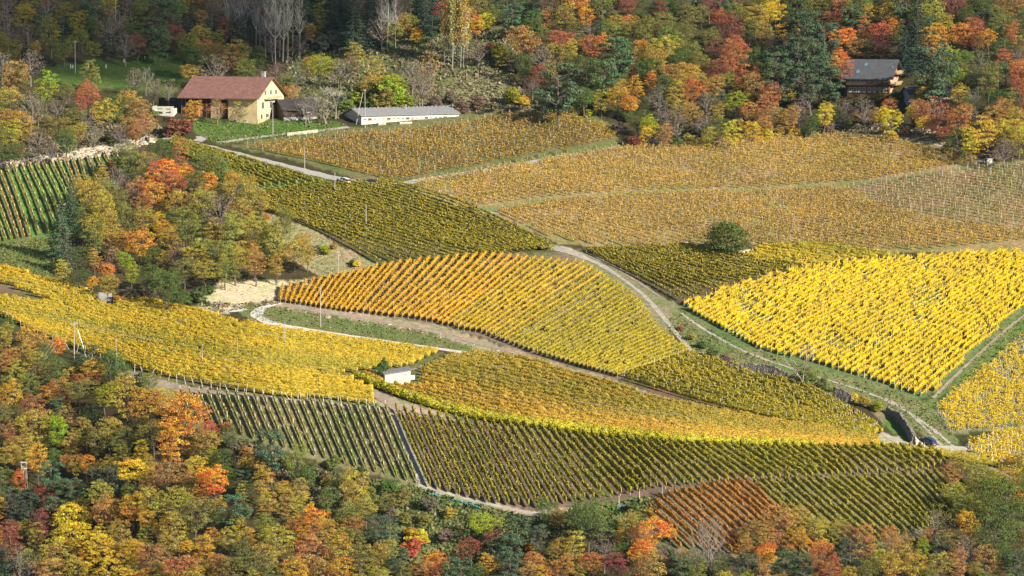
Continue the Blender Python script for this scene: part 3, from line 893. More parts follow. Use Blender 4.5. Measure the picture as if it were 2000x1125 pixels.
OPOLY = [(540, 600), (545, 555), (670, 537), (783, 508), (873, 498), (1000, 490), (1090, 486), (1150, 516), (1240, 572), (1285, 640), (1350, 690), (1205, 742),
         (1130, 722), (1040, 694), (940, 656), (880, 641), (820, 627), (740, 619), (680, 612), (600, 602)]
crop_rows(FO, [15, 9, 12], lambda k: M['v_mid'] if k > 30 else M['v_orange'], lambda k: f'{ordinal(k)} row from the left in the amber orange parcel of the middle slope',
          'amber orange vine rows in the middle', poly=OPOLY, posts=7, dens=80, core=0.5, width=0.8, h0=0.5, h1=1.4, leaf=0.21, missing=0.015)
FO2 = [[(940, 652), (1040, 582), (1140, 517)], [(1040, 690), (1140, 635), (1235, 578)], [(1130, 718), (1210, 675), (1290, 640)], [(1205, 738), (1280, 712), (1345, 688)]]
crop_rows(FO2, [11, 10, 9], lambda k: M['v_mid'] if k in (1, 2, 4) else M['v_yellowgreen'], lambda k: f'{ordinal(k)} row in the yellow-green parcel, counted away from the amber one',
          'yellow-green vine rows in the middle', poly=OPOLY, first=1, posts=7, dens=80, core=0.5, width=0.8, h0=0.5, h1=1.35, leaf=0.21, missing=0.04)
FM = [[(742, 357), (850, 380), (960, 425), (1082, 489)], [(620, 364), (760, 402), (900, 447), (1060, 492)], [(505, 377), (650, 414), (800, 460), (950, 500)],
      [(495, 398), (620, 432), (740, 474), (850, 507)], [(512, 412), (600, 440), (680, 480), (742, 517)]]
crop_rows(FM, [8, 9, 5, 4], M['v_olive'], lambda k: f'{ordinal(k)} row from the road down in the gently curving olive-green parcel',
          'olive-green vine rows below the road', posts=7, dens=46, core=0.5, width=0.6, h0=0.75, h1=1.42, leaf=0.28, missing=0.02)
FK = [[(1330, 483), (1400, 495), (1480, 512), (1560, 523)], [(1200, 489), (1300, 515), (1390, 540), (1465, 552)], [(1145, 492), (1210, 525), (1280, 560), (1330, 589)]]
crop_rows(FK, [9, 9], M['v_olive'], lambda k: f'{ordinal(k)} row down from the round walnut tree in the small dark green parcel',
          'dark green vine rows below the round tree', posts=7, dens=46, core=0.5, width=0.6, h0=0.75, h1=1.42, leaf=0.28, missing=0.02)
FL = [[(-60, 335), (-30, 400), (0, 474)], [(11, 328), (35, 390), (59, 464)], [(55, 322), (85, 385), (112, 455)], [(98, 317), (125, 370), (150, 430)],
      [(156, 313), (165, 345), (175, 380)], [(219, 300), (235, 320), (250, 335)]]
crop_rows(FL, [5, 3, 3, 4, 4], M['v_lgreen'], lambda k: f'{ordinal(k)} row from the left edge in the parcel with bright grass between rows',
          'vine rows over bright grass by the knoll', posts=5, pmesh=WPOST, dens=30, core=0.5, width=0.38, h0=0.4, h1=1.3, leaf=0.22, missing=0.02)
FS = [[(340, 273), (440, 305), (540, 332), (630, 360)], [(330, 283), (400, 310), (480, 345), (530, 367)], [(345, 300), (400, 325), (440, 345), (478, 368)]]
crop_rows(FS, [6, 4], M['v_green'], lambda k: f'{ordinal(k)} row from the farm road in the narrow strip behind the wooded knoll',
          'vine rows between the knoll and the farm road', posts=6, dens=30, width=0.55, h0=0.35, h1=1.5, leaf=0.28, missing=0.02)

# --- parcels whose rows melt together
NP = [(450, 293), (520, 283), (640, 269), (760, 261), (900, 244), (985, 226), (1090, 224), (1170, 240), (1213, 266), (1192, 279), (1050, 301), (900, 332), (775, 355), (700, 348), (600, 318), (520, 298)]
carpet('vineyard', 'faded gold vines with tall pale posts, below the long shed', [[(1000, 205), (1110, 228), (1230, 266)], [(450, 283), (600, 312), (790, 358)]], [None], M['v_brown_deep'], NP,
       posts=4.6, pr=0.035, ph=1.9, core=0, dens=62, width=0.7, h0=0.3, h1=1.4, leaf=0.25, missing=0.08)
QP = [(800, 361), (1060, 312), (1220, 287), (1500, 265), (1700, 262), (1850, 285), (1922, 315), (1700, 353), (1500, 368), (1250, 374), (1050, 389), (930, 406), (880, 392)]
carpet('vineyard', 'wide gold vineyard between the track and the thin green strip, many posts', [[(1500, 255), (1700, 270), (1935, 316)], [(1230, 284), (1450, 318), (1720, 358)], [(795, 362), (860, 384), (935, 410)]], [None, None], M['v_brown'], QP,
       posts=4.2, core=0, dens=62, width=0.7, h0=0.3, h1=1.35, leaf=0.25, missing=0.07, ph=1.85, pr=0.026)
SP = [(1660, 366), (1940, 322), (2100, 300), (2100, 478), (1960, 452), (1800, 425), (1700, 395)]
carpet('vineyard', 'greyer thinning vines with dense posts at the right edge, right of the broad one', [[(1940, 318), (2020, 330), (2100, 350)], [(1650, 372), (1850, 400), (2100, 445)], [(1700, 400), (1900, 440), (2100, 490)]], [None, None], M['v_sparse'], SP,
       posts=3.4, core=0, dens=34, width=0.6, h0=0.3, h1=1.25, leaf=0.25, missing=0.2, ph=2.0, pr=0.036)
PP = [(972, 416), (1000, 400), (1250, 380), (1500, 376), (1700, 361), (1940, 322), (2100, 300), (2100, 490), (1800, 491), (1480, 479), (1400, 476), (1240, 486), (1100, 474)]
carpet('vineyard', 'broad brown-gold vineyard with rows of posts, above the round tree', [[(1940, 318), (2020, 330), (2100, 350)], [(1500, 373), (1800, 410), (2100, 460)], [(1200, 380), (1450, 430), (1750, 495)], [(970, 413), (1040, 445), (1110, 480)]], [None, None, None], M['v_brown'], PP,
       hidepoly=[SP], posts=4.4, core=0, dens=62, width=0.7, h0=0.3, h1=1.35, leaf=0.25, missing=0.07, ph=1.85, pr=0.026)
XP = [(1450, 507), (1482, 482), (1560, 479), (1640, 481), (1730, 493), (1765, 503), (1600, 524), (1500, 518)]
carpet('vineyard', 'small smooth yellow-ochre parcel just right of the round tree', [[(1560, 478), (1780, 506)], [(1480, 482), (1600, 502), (1680, 514)], [(1440, 508), (1600, 525)]], [None, None], M['v_band'], XP,
       posts=0, dens=22, width=1.0, h0=0.4, h1=1.6, leaf=0.32, missing=0.02)
SPACING = 1.35
Y1P = [(1330, 597), (1400, 571), (1545, 530), (1640, 517), (1770, 506), (1850, 499), (2100, 488), (2100, 560), (2000, 598), (1955, 640), (1900, 690), (1830, 765), (1795, 777), (1700, 745), (1600, 715), (1500, 690), (1400, 650)]
carpet('vineyard', 'brilliant yellow vines on stakes, largest parcel on the right', [[(1330, 600), (1450, 545), (1600, 490)], [(1500, 692), (1700, 590), (1950, 480)], [(1795, 778), (1930, 670), (2100, 540)], [(1860, 840), (2000, 720), (2120, 620)]], [None, None, None], M['v_yellow'], Y1P,
       posts=3.4, pr=0.03, core=0.3, dens=85, width=0.75, h0=0.35, h1=1.5, leaf=0.21, missing=0.08, ragged=0.45, step=0.85, pmat='white_post', ph=1.9)
Y2P = [(2100, 625), (1990, 662), (1900, 740), (1822, 800), (1850, 846), (1930, 838), (2100, 826)]
carpet('vineyard', 'patchy yellow young vines with white posts at the right edge', [[(1940, 640), (2100, 600)], [(1900, 740), (2100, 705)], [(1822, 802), (2100, 780)], [(1850, 848), (2100, 830)]], [None, None, None], M['v_yellow'], Y2P,
       posts=1.6, core=0, dens=62, width=0.8, h0=0.3, h1=1.6, leaf=0.25, missing=0.22, ragged=0.6, pmat='post', ph=1.2, pr=0.04)
Y3P = [(1885, 872), (1940, 848), (2100, 832), (2100, 960), (1975, 930), (1900, 892)]
carpet('vineyard', 'loose yellow vines in the corner above the dark right-hand trees', [[(1900, 845), (2100, 825)], [(1885, 890), (2100, 880)], [(1960, 925), (2100, 960)]], [None, None], M['v_yellow'], Y3P,
       posts=2.5, core=0, dens=62, width=0.8, h0=0.3, h1=1.6, leaf=0.25, missing=0.15, ragged=0.6, pmat='white_post', ph=1.6)
carpet('vineyard', 'single strip of gold vines running behind the blue car bonnet', [[(1700, 872), (1800, 882), (1950, 905)], [(1700, 878), (1800, 888), (1950, 915)]], [2], M['v_yellowgreen'], [(1690, 860), (2000, 860), (2000, 940), (1690, 940)],
       posts=3, dens=26, width=0.6, h0=0.3, h1=1.5, leaf=0.3, missing=0.05)
SPACING = 1.9
ZP = [(-100, 515), (0, 527), (120, 557), (186, 577), (188, 594), (224, 606), (225, 581), (300, 592), (400, 614), (470, 636), (640, 663), (862, 690), (850, 697), (800, 720), (720, 727), (662, 735), (738, 767), (735, 793),
      (600, 783), (480, 766), (350, 748), (250, 722), (150, 688), (60, 648), (0, 618), (-100, 600)]
ZH = [[(-100, 545), (0, 556), (40, 570), (110, 597), (60, 592), (0, 584), (-100, 575)]]
carpet('vineyard', 'long banded yellow, green and orange parcel sweeping down from the left edge', [[(-100, 505), (190, 572), (500, 640), (865, 690)], [(-100, 600), (150, 640), (500, 705), (830, 735)], [(-100, 590), (60, 648), (250, 722), (480, 768), (740, 800)]], [None, None], M['v_band'], ZP,
       posts=0, band=0.32, core=0.5, hidepoly=ZH, dens=85, width=1.4, h0=0.45, h1=1.65, leaf=0.23, missing=0.006, ragged=0.25, ph=1.7)
BP = [(700, 738), (735, 728), (805, 735), (872, 700), (930, 692), (1040, 707), (1200, 757), (1300, 787), (1400, 807), (1720, 862), (1712, 878), (1500, 873), (1340, 866), (1120, 847), (960, 824), (880, 813), (790, 793), (738, 763)]
carpet('vineyard', 'long russet and olive parcel just above the steep clipped rows', [[(870, 690), (1040, 703), (1300, 783), (1720, 858)], [(690, 738), (880, 806), (1120, 844), (1340, 866), (1520, 874), (1712, 879)]], [None], M['v_russet'], BP,
       hidepoly=[[(728, 722), (822, 722), (822, 757), (752, 757)]], posts=0, band=0.32, core=0.5, dens=85, width=1.4, h0=0.45, h1=1.65, leaf=0.23, missing=0.006, ragged=0.25, ph=1.7)
carpet('vineyard', 'lush yellow-green edge rows hanging over the top of the steep parcel', [[(690, 740), (740, 768), (880, 809), (1120, 844), (1340, 865), (1520, 874), (1700, 878)], [(705, 746), (745, 773), (880, 815), (1120, 849), (1340, 869), (1520, 877), (1700, 881)]], [3], M['v_lush'], [(600, 700), (1600, 700), (1600, 900), (600, 900)],
       posts=5, dens=110, width=1.1, h0=0.2, h1=1.8, leaf=0.25, missing=0.0, ragged=0.4)
CP = [(1212, 740), (1345, 690), (1430, 713), (1560, 748), (1650, 787), (1725, 848), (1700, 857), (1500, 826), (1400, 802), (1300, 776)]
carpet('vineyard', 'yellow-green wedge with dark gaps between rows, above the long russet parcel', [[(1345, 690), (1560, 748), (1725, 845)], [(1205, 738), (1400, 797), (1715, 860)]], [15], M['v_yellowgreen'], CP,
       posts=4, dens=40, width=0.8, h0=0.35, h1=1.6, leaf=0.3, missing=0.02)

# ------------------------------------------------------------------ trees
def unit(v):
    return v / (np.linalg.norm(v, axis=-1, keepdims=True) + 1e-9)


def crown_broad(seed, n_blob=95, leaves=210, rx=0.36, rz=0.36, cz=0.6, leaf=0.0185, rb=(0.04, 0.095), flat=0.6, gap=0.0, zmin=0.16, lumpy=1.0):
    """a crown of many leaf clumps with gaps between them; the tree is 1 high"""
    r = np.random.default_rng(seed)
    lump = [(unit(r.normal(size=3)), r.uniform(0.15, 0.6)) for _ in range(8)]
    ax = r.uniform(0.82, 1.12, 2)
    V, S, Nn, T = [], [], [], []
    cs = []
    for b in range(n_blob):
        for _try in range(30):
            d = unit(r.normal(size=3))
            rad = r.uniform(0.3, 1.0) ** 0.5
            k = 1 - 0.22 * lumpy + lumpy * sum(a * max(0, d.dot(l)) ** 4 for l, a in lump)
            c = np.array([d[0] * rx * ax[0], d[1] * rx * ax[1], d[2] * rz]) * rad * k * 0.9
            c[2] += cz
            if c[2] < zmin + 0.05:
                continue
            R = r.uniform(*rb)
            if all(np.linalg.norm(c - c2) > 0.62 * (R + R2) for c2, R2 in cs):
                break
        else:
            continue
        cs.append((c, R))
        m = int(leaves * (R / 0.115) ** 2)
        dd = unit(r.normal(size=(m, 3)))
        dd = dd[dd[:, 2] > -0.6]
        m = len(dd)
        rr = R * r.uniform(0.65, 1.08, m)
        p = c + dd * rr[:, None] * np.array([1, 1, flat])
        V.append(p)
        Nn.append(unit(dd * 0.8 + r.normal(size=(m, 3)) * 0.5 + np.array([0, 0, 0.35])))
        S.append(leaf * r.uniform(0.6, 1.5, m))
        T.append((r.random(m) * 0.45 + r.uniform(0, 0.55)).clip(0, 1))
    return cs, np.concatenate(V), np.concatenate(Nn), np.concatenate(S), np.concatenate(T)


def mk_trunk(cs, seed, h0=0.0, r0=0.022, fork=0.3, limbs=9):
    r = np.random.default_rng(seed)
    mb = MB()
    bend = r.normal(0, 0.012, (4, 2))
    tops = [(bend[i][0] * i, bend[i][1] * i, z) for i, z in enumerate((-0.02, fork * 0.6, fork, 0.72))]
    mb.tube(tops, [r0, r0 * 0.78, r0 * 0.62, r0 * 0.15], 7)
    order = sorted(cs, key=lambda c: -c[1])[:limbs]
    for c, R in order:
        z0 = r.uniform(fork * 0.7, max(fork, min(0.6, c[2] - 0.05)))
        x0 = np.array([bend[2][0] * 2, bend[2][1] * 2, z0])
        mid = (x0 + c) / 2 + np.array([0, 0, -0.03]) + r.normal(0, 0.015, 3)
        mb.tube([x0, mid, c], [r0 * 0.4, r0 * 0.26, r0 * 0.08], 5, cap=False)
        for _ in range(2):
            e = c + unit(r.normal(size=3)) * R
            mb.tube([mid, e], [r0 * 0.16, r0 * 0.04], 3, cap=False)
    return mb.mesh('trunk')


def crown_mesh(p, n, s, t, aspect=1.0):
    global rng
    v, q, tt = leaf_quads(p, n, s, t, aspect)
    return fast_mesh('crown', v, q, tt)


def conifer(seed, kind='spruce'):
    r = np.random.default_rng(seed)
    V, Nn, S, T = [], [], [], []
    mb = MB()
    mb.tube([(0, 0, -0.02), (0.004, 0.003, 0.5), (0, 0, 0.97)], [0.02, 0.012, 0.003], 6)
    if kind == 'spruce':
        zs = np.linspace(0.08, 0.97, 22)
        for z in zs:
            R = 0.30 * (1 - z) ** 0.8 + 0.02
            nb = max(4, int(13 * (1 - z) + 4))
            a0 = r.uniform(0, 6.28)
            for k in range(nb):
                a = a0 + 6.283 * k / nb + r.normal(0, 0.15)
                L = R * r.uniform(0.7, 1.15)
                m = int(34 * (L / 0.25) + 8)
                f = r.uniform(0.12, 1, m) ** 0.7
                wid = L * 0.22 * (1.15 - f)
                off = r.normal(0, 1, m) * wid
                x = np.cos(a) * f * L - np.sin(a) * off
                y = np.sin(a) * f * L + np.cos(a) * off
                zz = z - 0.32 * f * L + 0.1 * f ** 2 * L + r.normal(0, 0.006, m)
                V.append(np.stack([x, y, zz], 1))
                Nn.append(unit(np.stack([r.normal(0, .5, m) + np.cos(a) * .4, r.normal(0, .5, m) + np.sin(a) * .4, np.full(m, 0.9)], 1)))
                S.append(0.026 * r.uniform(0.6, 1.4, m))
                T.append(r.random(m))
                if k % 3 == 0:
                    mb.tube([(0, 0, z), (cos(a) * L * 0.8, sin(a) * L * 0.8, z - 0.22 * L)], [0.004, 0.001], 3, cap=False)
    else:                         # pine: flattened tufts on ascending limbs
        for b in range(40):
            z = r.uniform(0.28, 0.98)
            R = 0.33 * math.sin(pi * min(1, (1.12 - z) / 0.9)) ** 0.7
            a = r.uniform(0, 6.283)
            rad = R * r.uniform(0.25, 1) ** 0.5
            c = np.array([cos(a) * rad, sin(a) * rad, z])
            rb_ = r.uniform(0.07, 0.12)
            m = 120
            d = unit(r.normal(size=(m, 3)))
            V.append(c + d * rb_ * r.uniform(0.5, 1.05, (m, 1)) * np.array([1, 1, 0.42]))
            Nn.append(unit(d + r.normal(size=(m, 3)) * 0.5 + np.array([0, 0, 0.6])))
            S.append(0.027 * r.uniform(0.6, 1.4, m))
            T.append(r.random(m))
            mb.tube([(0, 0, z - 0.1), c - np.array([0, 0, 0.01])], [0.006, 0.002], 3, cap=False)
    me = crown_mesh(np.concatenate(V), np.concatenate(Nn), np.concatenate(S), np.concatenate(T), 0.6 if kind == 'spruce' else 0.8)
    return me, mb.mesh('trunk')


def bare(seed, spread=0.55, stems=1, h=1.0, up=0.6, depth_=5, r0=0.02):
    """leafless tree: a branching skeleton, returned as a trunk mesh and a mesh of twigs"""
    r = np.random.default_rng(seed)
    tr, tw = MB(), MB()

    def grow(p, d, L, rad, lev):
        q1 = p + d * L * 0.5 + r.normal(0, 0.03, 3) * L
        q2 = q1 + unit(d + r.normal(0, 0.12, 3)) * L * 0.5
        (tr if lev < 3 else tw).tube([p, q1, q2], [rad, rad * 0.82, rad * 0.62], 5 if lev < 2 else 3, cap=False)
        if lev >= depth_:
            return
        nb = 3 if lev < 2 else r.integers(2, 4)
        for k in range(nb):
            nd = unit(d + unit(r.normal(size=3)) * spread + np.array([0, 0, 0.18 * up]))
            st = q2 if k < 2 else q1
            grow(st, nd, L * r.uniform(0.62, 0.82), rad * 0.6, lev + 1)
    for s_ in range(stems):
        d = unit(np.array([r.normal(0, 0.25 if stems > 1 else 0.05), r.normal(0, 0.25 if stems > 1 else 0.05), 1.0]))
        grow(np.array([0, 0, -0.02]) + (r.normal(0, 0.02, 3) * [1, 1, 0] if stems > 1 else 0), d, 0.30, r0, 0)
    return tw.mesh('twigs'), tr.mesh('trunk')


def poplar(seed, leafy):
    r = np.random.default_rng(seed)
    mb, tw = MB(), MB()
    lean = r.normal(0, 0.02, 2)
    pt = lambda z: np.array([lean[0] * z + 0.008 * sin(z * 9 + seed), lean[1] * z, z])
    mb.tube([pt(z) for z in (-0.02, 0.25, 0.5, 0.75, 0.98)], [0.0095, 0.0085, 0.007, 0.0045, 0.002], 6)
    V, Nn, S, T = [], [], [], []
    for b in range(44):
        z = r.uniform(0.22, 0.96)
        a = r.uniform(0, 6.283)
        L = 0.16 * (1.15 - z) * r.uniform(0.6, 1.2) + 0.02
        e = pt(z) + np.array([cos(a) * L * 0.6, sin(a) * L * 0.6, L * 1.1])
        tw.tube([pt(z), (pt(z) + e) / 2 + [cos(a) * L * 0.12, sin(a) * L * 0.12, -0.01], e], [0.0035, 0.0025, 0.0012], 3, cap=False)
        if leafy:
            m = 26
            f = r.uniform(0.3, 1.1, m)[:, None]
            V.append(pt(z) + (e - pt(z)) * f + r.normal(0, 0.022, (m, 3)))
            Nn.append(unit(r.normal(size=(m, 3)) + [0, 0, 0.4]))
            S.append(0.017 * r.uniform(0.6, 1.5, m))
            T.append(r.random(m))
        else:
            for _ in range(3):
                q = (pt(z) + e) / 2
                tw.tube([q, q + np.array([r.normal(0, .03), r.normal(0, .03), r.uniform(0.03, 0.08)])], [0.0015, 0.0008], 3, cap=False)
    cr = crown_mesh(np.concatenate(V), np.concatenate(Nn), np.concatenate(S), np.concatenate(T)) if leafy else None
    return cr, mb.mesh('trunk'), tw.mesh('twigs')


PROTO = {}


def setm(me, m):
    me.materials.clear()
    me.materials.append(m)
    return me


M['twig'] = solid('twig_bark', (0.20, 0.17, 0.145), 0.95, 0.25, 4)
M['grey_twig'] = solid('pale_twig_bark', (0.42, 0.38, 0.33), 0.95, 0.2, 4)
for i in range(12):
    cs, p, n, s, t = crown_broad(100 + i, n_blob=[95, 85, 110, 90, 80, 100, 95, 75, 105, 90, 85, 100][i], rx=[.36, .32, .40, .36, .29, .38, .35, .30, .41, .36, .33, .37][i], rz=[.36, .38, .30, .34, .40, .33, .37, .40, .30, .36, .38, .33][i], gap=0)
    PROTO['broad', i] = (setm(crown_mesh(p, n, s, t), M['leaf']), setm(mk_trunk(cs, i), M['bark']))
for i in range(3):
    cs, p, n, s, t = crown_broad(200 + i, n_blob=75, leaves=70, leaf=0.021, rx=.36, rz=.36)
    PROTO['thin', i] = (setm(crown_mesh(p, n, s, t), M['leaf']), setm(mk_trunk(cs, 40 + i, limbs=24), M['twig']))
for i in range(4):
    cs, p, n, s, t = crown_broad(300 + i, n_blob=60, leaves=110, rx=.52, rz=.42, cz=0.45, leaf=0.045, rb=(0.09, 0.18), zmin=0.0)
    PROTO['shrub', i] = (setm(crown_mesh(p, n, s, t), M['leaf']), setm(mk_trunk(cs, 60 + i, fork=0.12, limbs=8), M['bark']))
for i in range(3):
    a, b = conifer(400 + i, 'spruce')
    PROTO['spruce', i] = (setm(a, M['leaf']), setm(b, M['bark']))
for i in range(4):
    a, b = conifer(450 + i, 'pine')
    PROTO['pine', i] = (setm(a, M['leaf']), setm(b, M['bark']))
for i in range(4):
    a, b = bare(500 + i, spread=0.62, stems=[1, 2, 3, 1][i], r0=0.017)
    PROTO['bare', i] = (setm(a, M['grey_twig'] if i in (0, 3) else M['twig']), setm(b, M['pale_bark'] if i in (0, 3) else M['twig']))
for i in range(3):
    a, b, c = poplar(600 + i, True)
    PROTO['poplar', i] = (setm(a, M['leaf']), setm(b, M['pale_bark']), setm(c, M['grey_twig']))
    a, b, c = poplar(620 + i, False)
    PROTO['barepoplar', i] = (setm(c, M['grey_twig']), setm(b, M['pale_bark']))

# leaf colours: letter -> (colour, words)
LC = {
    'O': ((0.66, 0.27, 0.045), 'bright orange'), 'R': ((0.42, 0.15, 0.065), 'red-orange'), 'r': ((0.24, 0.09, 0.06), 'dark rust-red'),
    'B': ((0.40, 0.215, 0.07), 'russet brown'), 'A': ((0.54, 0.30, 0.045), 'amber'), 'Y': ((0.62, 0.41, 0.04), 'golden yellow'),
    'y': ((0.38, 0.29, 0.055), 'olive-gold'), 'g': ((0.20, 0.20, 0.05), 'olive green'), 'G': ((0.10, 0.145, 0.04), 'green'),
    'L': ((0.30, 0.34, 0.03), 'lime green'), 'n': ((0.20, 0.16, 0.11), 'grey-brown'), 'D': ((0.10, 0.145, 0.075), 'dark green'), 'd': ((0.055, 0.085, 0.06), 'blackish green'),
}
PLACE = []                       # (root, key for the label)
HR = {'broad': 0.74, 'thin': 0.72, 'shrub': 1.12, 'spruce': 0.56, 'pine': 0.62, 'bare': 0.75, 'poplar': 0.22, 'barepoplar': 0.2}
CZ = {'broad': 0.6, 'thin': 0.6, 'shrub': 0.45, 'spruce': 0.42, 'pine': 0.62, 'bare': 0.6, 'poplar': 0.55, 'barepoplar': 0.5}
NAMES = {'broad': 'broadleaf_tree', 'thin': 'thinning_tree', 'shrub': 'shrub', 'spruce': 'spruce_tree', 'pine': 'pine_tree', 'bare': 'bare_tree', 'poplar': 'poplar_tree', 'barepoplar': 'bare_poplar'}
WORDS = {'broad': 'tree', 'thin': 'half-bare tree', 'shrub': 'shrub', 'spruce': 'spruce', 'pine': 'pine', 'bare': 'leafless tree', 'poplar': 'slender poplar', 'barepoplar': 'leafless poplar'}
CATS = {'broad': 'broadleaf tree', 'thin': 'broadleaf tree', 'shrub': 'shrub', 'spruce': 'conifer', 'pine': 'conifer', 'bare': 'bare tree', 'poplar': 'poplar', 'barepoplar': 'poplar'}
tr_ = random.Random(11)


def tree(kind, u, v, w, col='g', zone='', hr=None, label=None, var=None, at_base=False, tall=1.0):
    """crown centre (u, v) and crown width w in photo pixels"""
    keys = [k for k in PROTO if k[0] == kind]
    key = (kind, var) if var is not None else tr_.choice(keys)
    base = v
    for _ in range(6):
        s_ = F / float(depth(u, base))
        H = w / s_ / HR[kind] * tall
        if not at_base:
            base = v + CZ[kind] * H * s_ * 0.98
    H *= tr_.uniform(0.95, 1.06)
    p = P(u, base)
    c, words = LC[col]
    nm = {'O': 'red_broadleaf_tree', 'R': 'red_broadleaf_tree', 'r': 'red_broadleaf_tree', 'B': 'russet_broadleaf_tree', 'A': 'russet_broadleaf_tree', 'y': 'olive_broadleaf_tree', 'g': 'olive_broadleaf_tree'}.get(col, 'broadleaf_tree') if kind == 'broad' else NAMES[kind]  # broadleaf trees split by leaf colour; species not known
    root = link(nm, None, loc=p)
    c = [x * tr_.uniform(0.86, 1.16) for x in c]
    rz = tr_.uniform(0, 6.28)
    wx = w / s_ / HR[kind] * tr_.uniform(0.94, 1.06)
    if zone and kind in ('broad', 'thin', 'pine', 'spruce'):
        k_ = {'the farm bank': 1.0, 'the wooded knoll': 1.05, 'the chalet wood': 1.04}.get(zone[0], 1.02) * tr_.uniform(0.9, 1.12)
        wx *= k_
        H *= k_
    parts = PROTO[key]
    names = {'bare': ('twigs', 'trunk'), 'barepoplar': ('twigs', 'trunk'), 'poplar': ('crown', 'trunk', 'twigs')}.get(kind, ('crown', 'trunk'))
    c = [min(0.9, x * 1.15) for x in c]
    root.scale = (wx, wx, H)
    root.rotation_euler = (0, 0, rz)
    for nme, me in zip(names, parts):
        o = link(nme, me, parent=root)
        o.color = (*c, 1)
    PLACE.append((root, kind, '' if kind in ('bare', 'barepoplar') else words, zone, u, v, w, label))
    return root


def trees(zone, text, **kw):
    """'u,v,w,colour' entries; a prefix letter before a colon picks the kind"""
    K = {'p': 'pine', 's': 'spruce', 't': 'thin', 'b': 'bare', 'h': 'shrub', 'l': 'poplar', 'm': 'barepoplar'}
    for e in text.split():
        kind = None
        if ':' in e:
            k, e = e.split(':')
            kind = K[k]
        u, v, w, c = e.split(',')
        if kind is None:
            kind = 'pine' if c in 'Dd' else ('thin' if c == 'n' else 'broad')
            if kind == 'broad' and float(w) < 26:
                kind = 'shrub'
        tree(kind, float(u), float(v), float(w), c, zone, **kw)


UL = ('the shaded upper left wood', 22, 70)
trees(UL, """-15,30,50,n 15,20,50,n 15,62,50,n 45,30,45,y 55,70,50,n 90,20,45,n 100,70,55,g 125,95,45,g 150,40,45,y 160,70,40,g 180,95,45,g 190,30,50,D 215,60,55,n 245,90,50,n
235,40,50,n 275,20,50,g 270,90,45,r p:300,60,60,D p:312,80,50,D p:330,30,50,D 345,72,45,r 350,15,50,g 395,35,40,B 390,70,45,y 420,80,50,g 415,15,45,n 440,60,40,r
20,100,50,g 60,5,45,g 120,0,50,n 160,5,50,D 210,5,50,y 255,0,45,n 305,-5,50,D 375,-5,50,B 445,0,50,n 480,15,50,n 520,30,50,n 550,5,55,D 600,0,50,y 630,0,50,d s:655,20,60,d s:600,45,50,D
470,95,45,g 430,100,50,g 380,112,60,G 420,132,60,n 450,118,55,B 480,132,50,g 370,140,45,y 505,120,40,G 395,95,50,B 365,85,45,g
610,62,42,B 628,40,40,g s:690,50,80,d s:650,50,60,d s:725,45,62,d s:670,15,70,d 740,5,50,n s:830,30,48,d s:850,5,55,d s:815,0,50,D 770,60,40,y 790,52,38,B 802,45,40,g 815,68,30,A 780,15,45,n
935,18,45,g 950,40,40,Y 930,57,35,O 965,25,45,g 990,10,45,D 895,10,40,r 910,5,45,y 870,0,45,g 1000,35,50,D 745,60,45,n 860,30,40,r 915,35,40,B""")
trees(('the left farm thicket', 190, 245), """t:60,120,60,n 70,95,32,y t:75,205,50,g 25,150,60,B 15,190,55,y 30,215,50,G L:0,0,0,g""".replace(" L:0,0,0,g", "") + """
90,182,46,L 135,172,34,g 175,185,58,R 160,208,36,R 218,212,55,G 245,200,60,y 290,240,50,B 255,238,40,y 60,215,60,n 45,245,60,y 20,262,55,y 110,250,60,g 130,272,50,G 75,280,50,n 40,288,30,R 20,302,45,G
200,225,50,y h:215,268,30,G 170,240,40,n h:350,245,58,r 300,170,45,n 262,152,50,n t:330,180,40,n 180,150,40,g 275,215,45,B 5,235,50,B 0,275,50,g
100,290,40,n 150,255,40,y 185,262,36,n 232,262,36,n 265,262,34,B -15,210,60,g 150,232,45,g 5,125,50,n 40,160,45,g 110,215,45,n""")
trees(('the farm bank', 135, 185), """378,216,38,O t:425,214,36,B t:468,214,34,y  625,128,58,L 600,135,40,y  700,112,45,y 740,138,58,y 762,165,55,L h:720,180,55,G h:768,188,58,L
h:700,188,36,L h:716,206,30,G h:745,198,55,g h:790,197,40,L 735,165,50,y h:676,205,36,g t:805,140,62,n t:840,135,52,B t:825,168,55,n 565,182,38,B 555,162,40,g t:580,150,50,n 540,140,45,n t:665,135,50,n
h:1000,190,36,L h:1020,197,26,Y h:935,198,40,n h:905,207,32,n h:975,100,40,y h:960,92,25,r h:985,118,36,g h:1010,125,36,n t:935,100,40,n h:880,190,36,n h:850,200,30,n t:510,145,40,G""")
for (x, b, h_) in [(452, 84, 1.0), (466, 92, 1.1), (480, 96, 1.0), (500, 98, 1.0), (508, 108, 1.15), (518, 112, 1.0), (530, 118, 1.2), (537, 126, 1.3), (546, 112, 1.1), (553, 120, 1.2), (562, 118, 1.1), (572, 108, 1.2), (585, 110, 1.0), (745, 98, 0.9), (757, 96, 1.1), (772, 92, 0.8)]:
    tree('barepoplar', x, b, 30 * h_, 'n', ('the poplar row behind the farm', -99, 999), at_base=True)
for (x, b, h_) in [(868, 130, 0.9), (884, 134, 1.15), (893, 128, 1.0), (900, 133, 1.15), (905, 132, 1.1), (876, 122, 1.0), (912, 118, 0.9)]:
    tree('poplar', x, b, 27 * h_, 'y', ('the golden poplar clump', -99, 999), at_base=True)
for (u_, b_, w_, t_, v_) in [(640, 243, 90, 0.62, 1), (604, 240, 62, 0.7, 2), (655, 232, 80, 0.75, 3), (582, 225, 50, 0.8, 1)]:
    tree('bare', u_, b_, w_, 'n', ('the farm bank', 135, 185), var=v_, tall=t_, at_base=True)
tree('shrub', 300, 222, 22, 'g', label='olive shrub at the left corner of the small roofless hut')
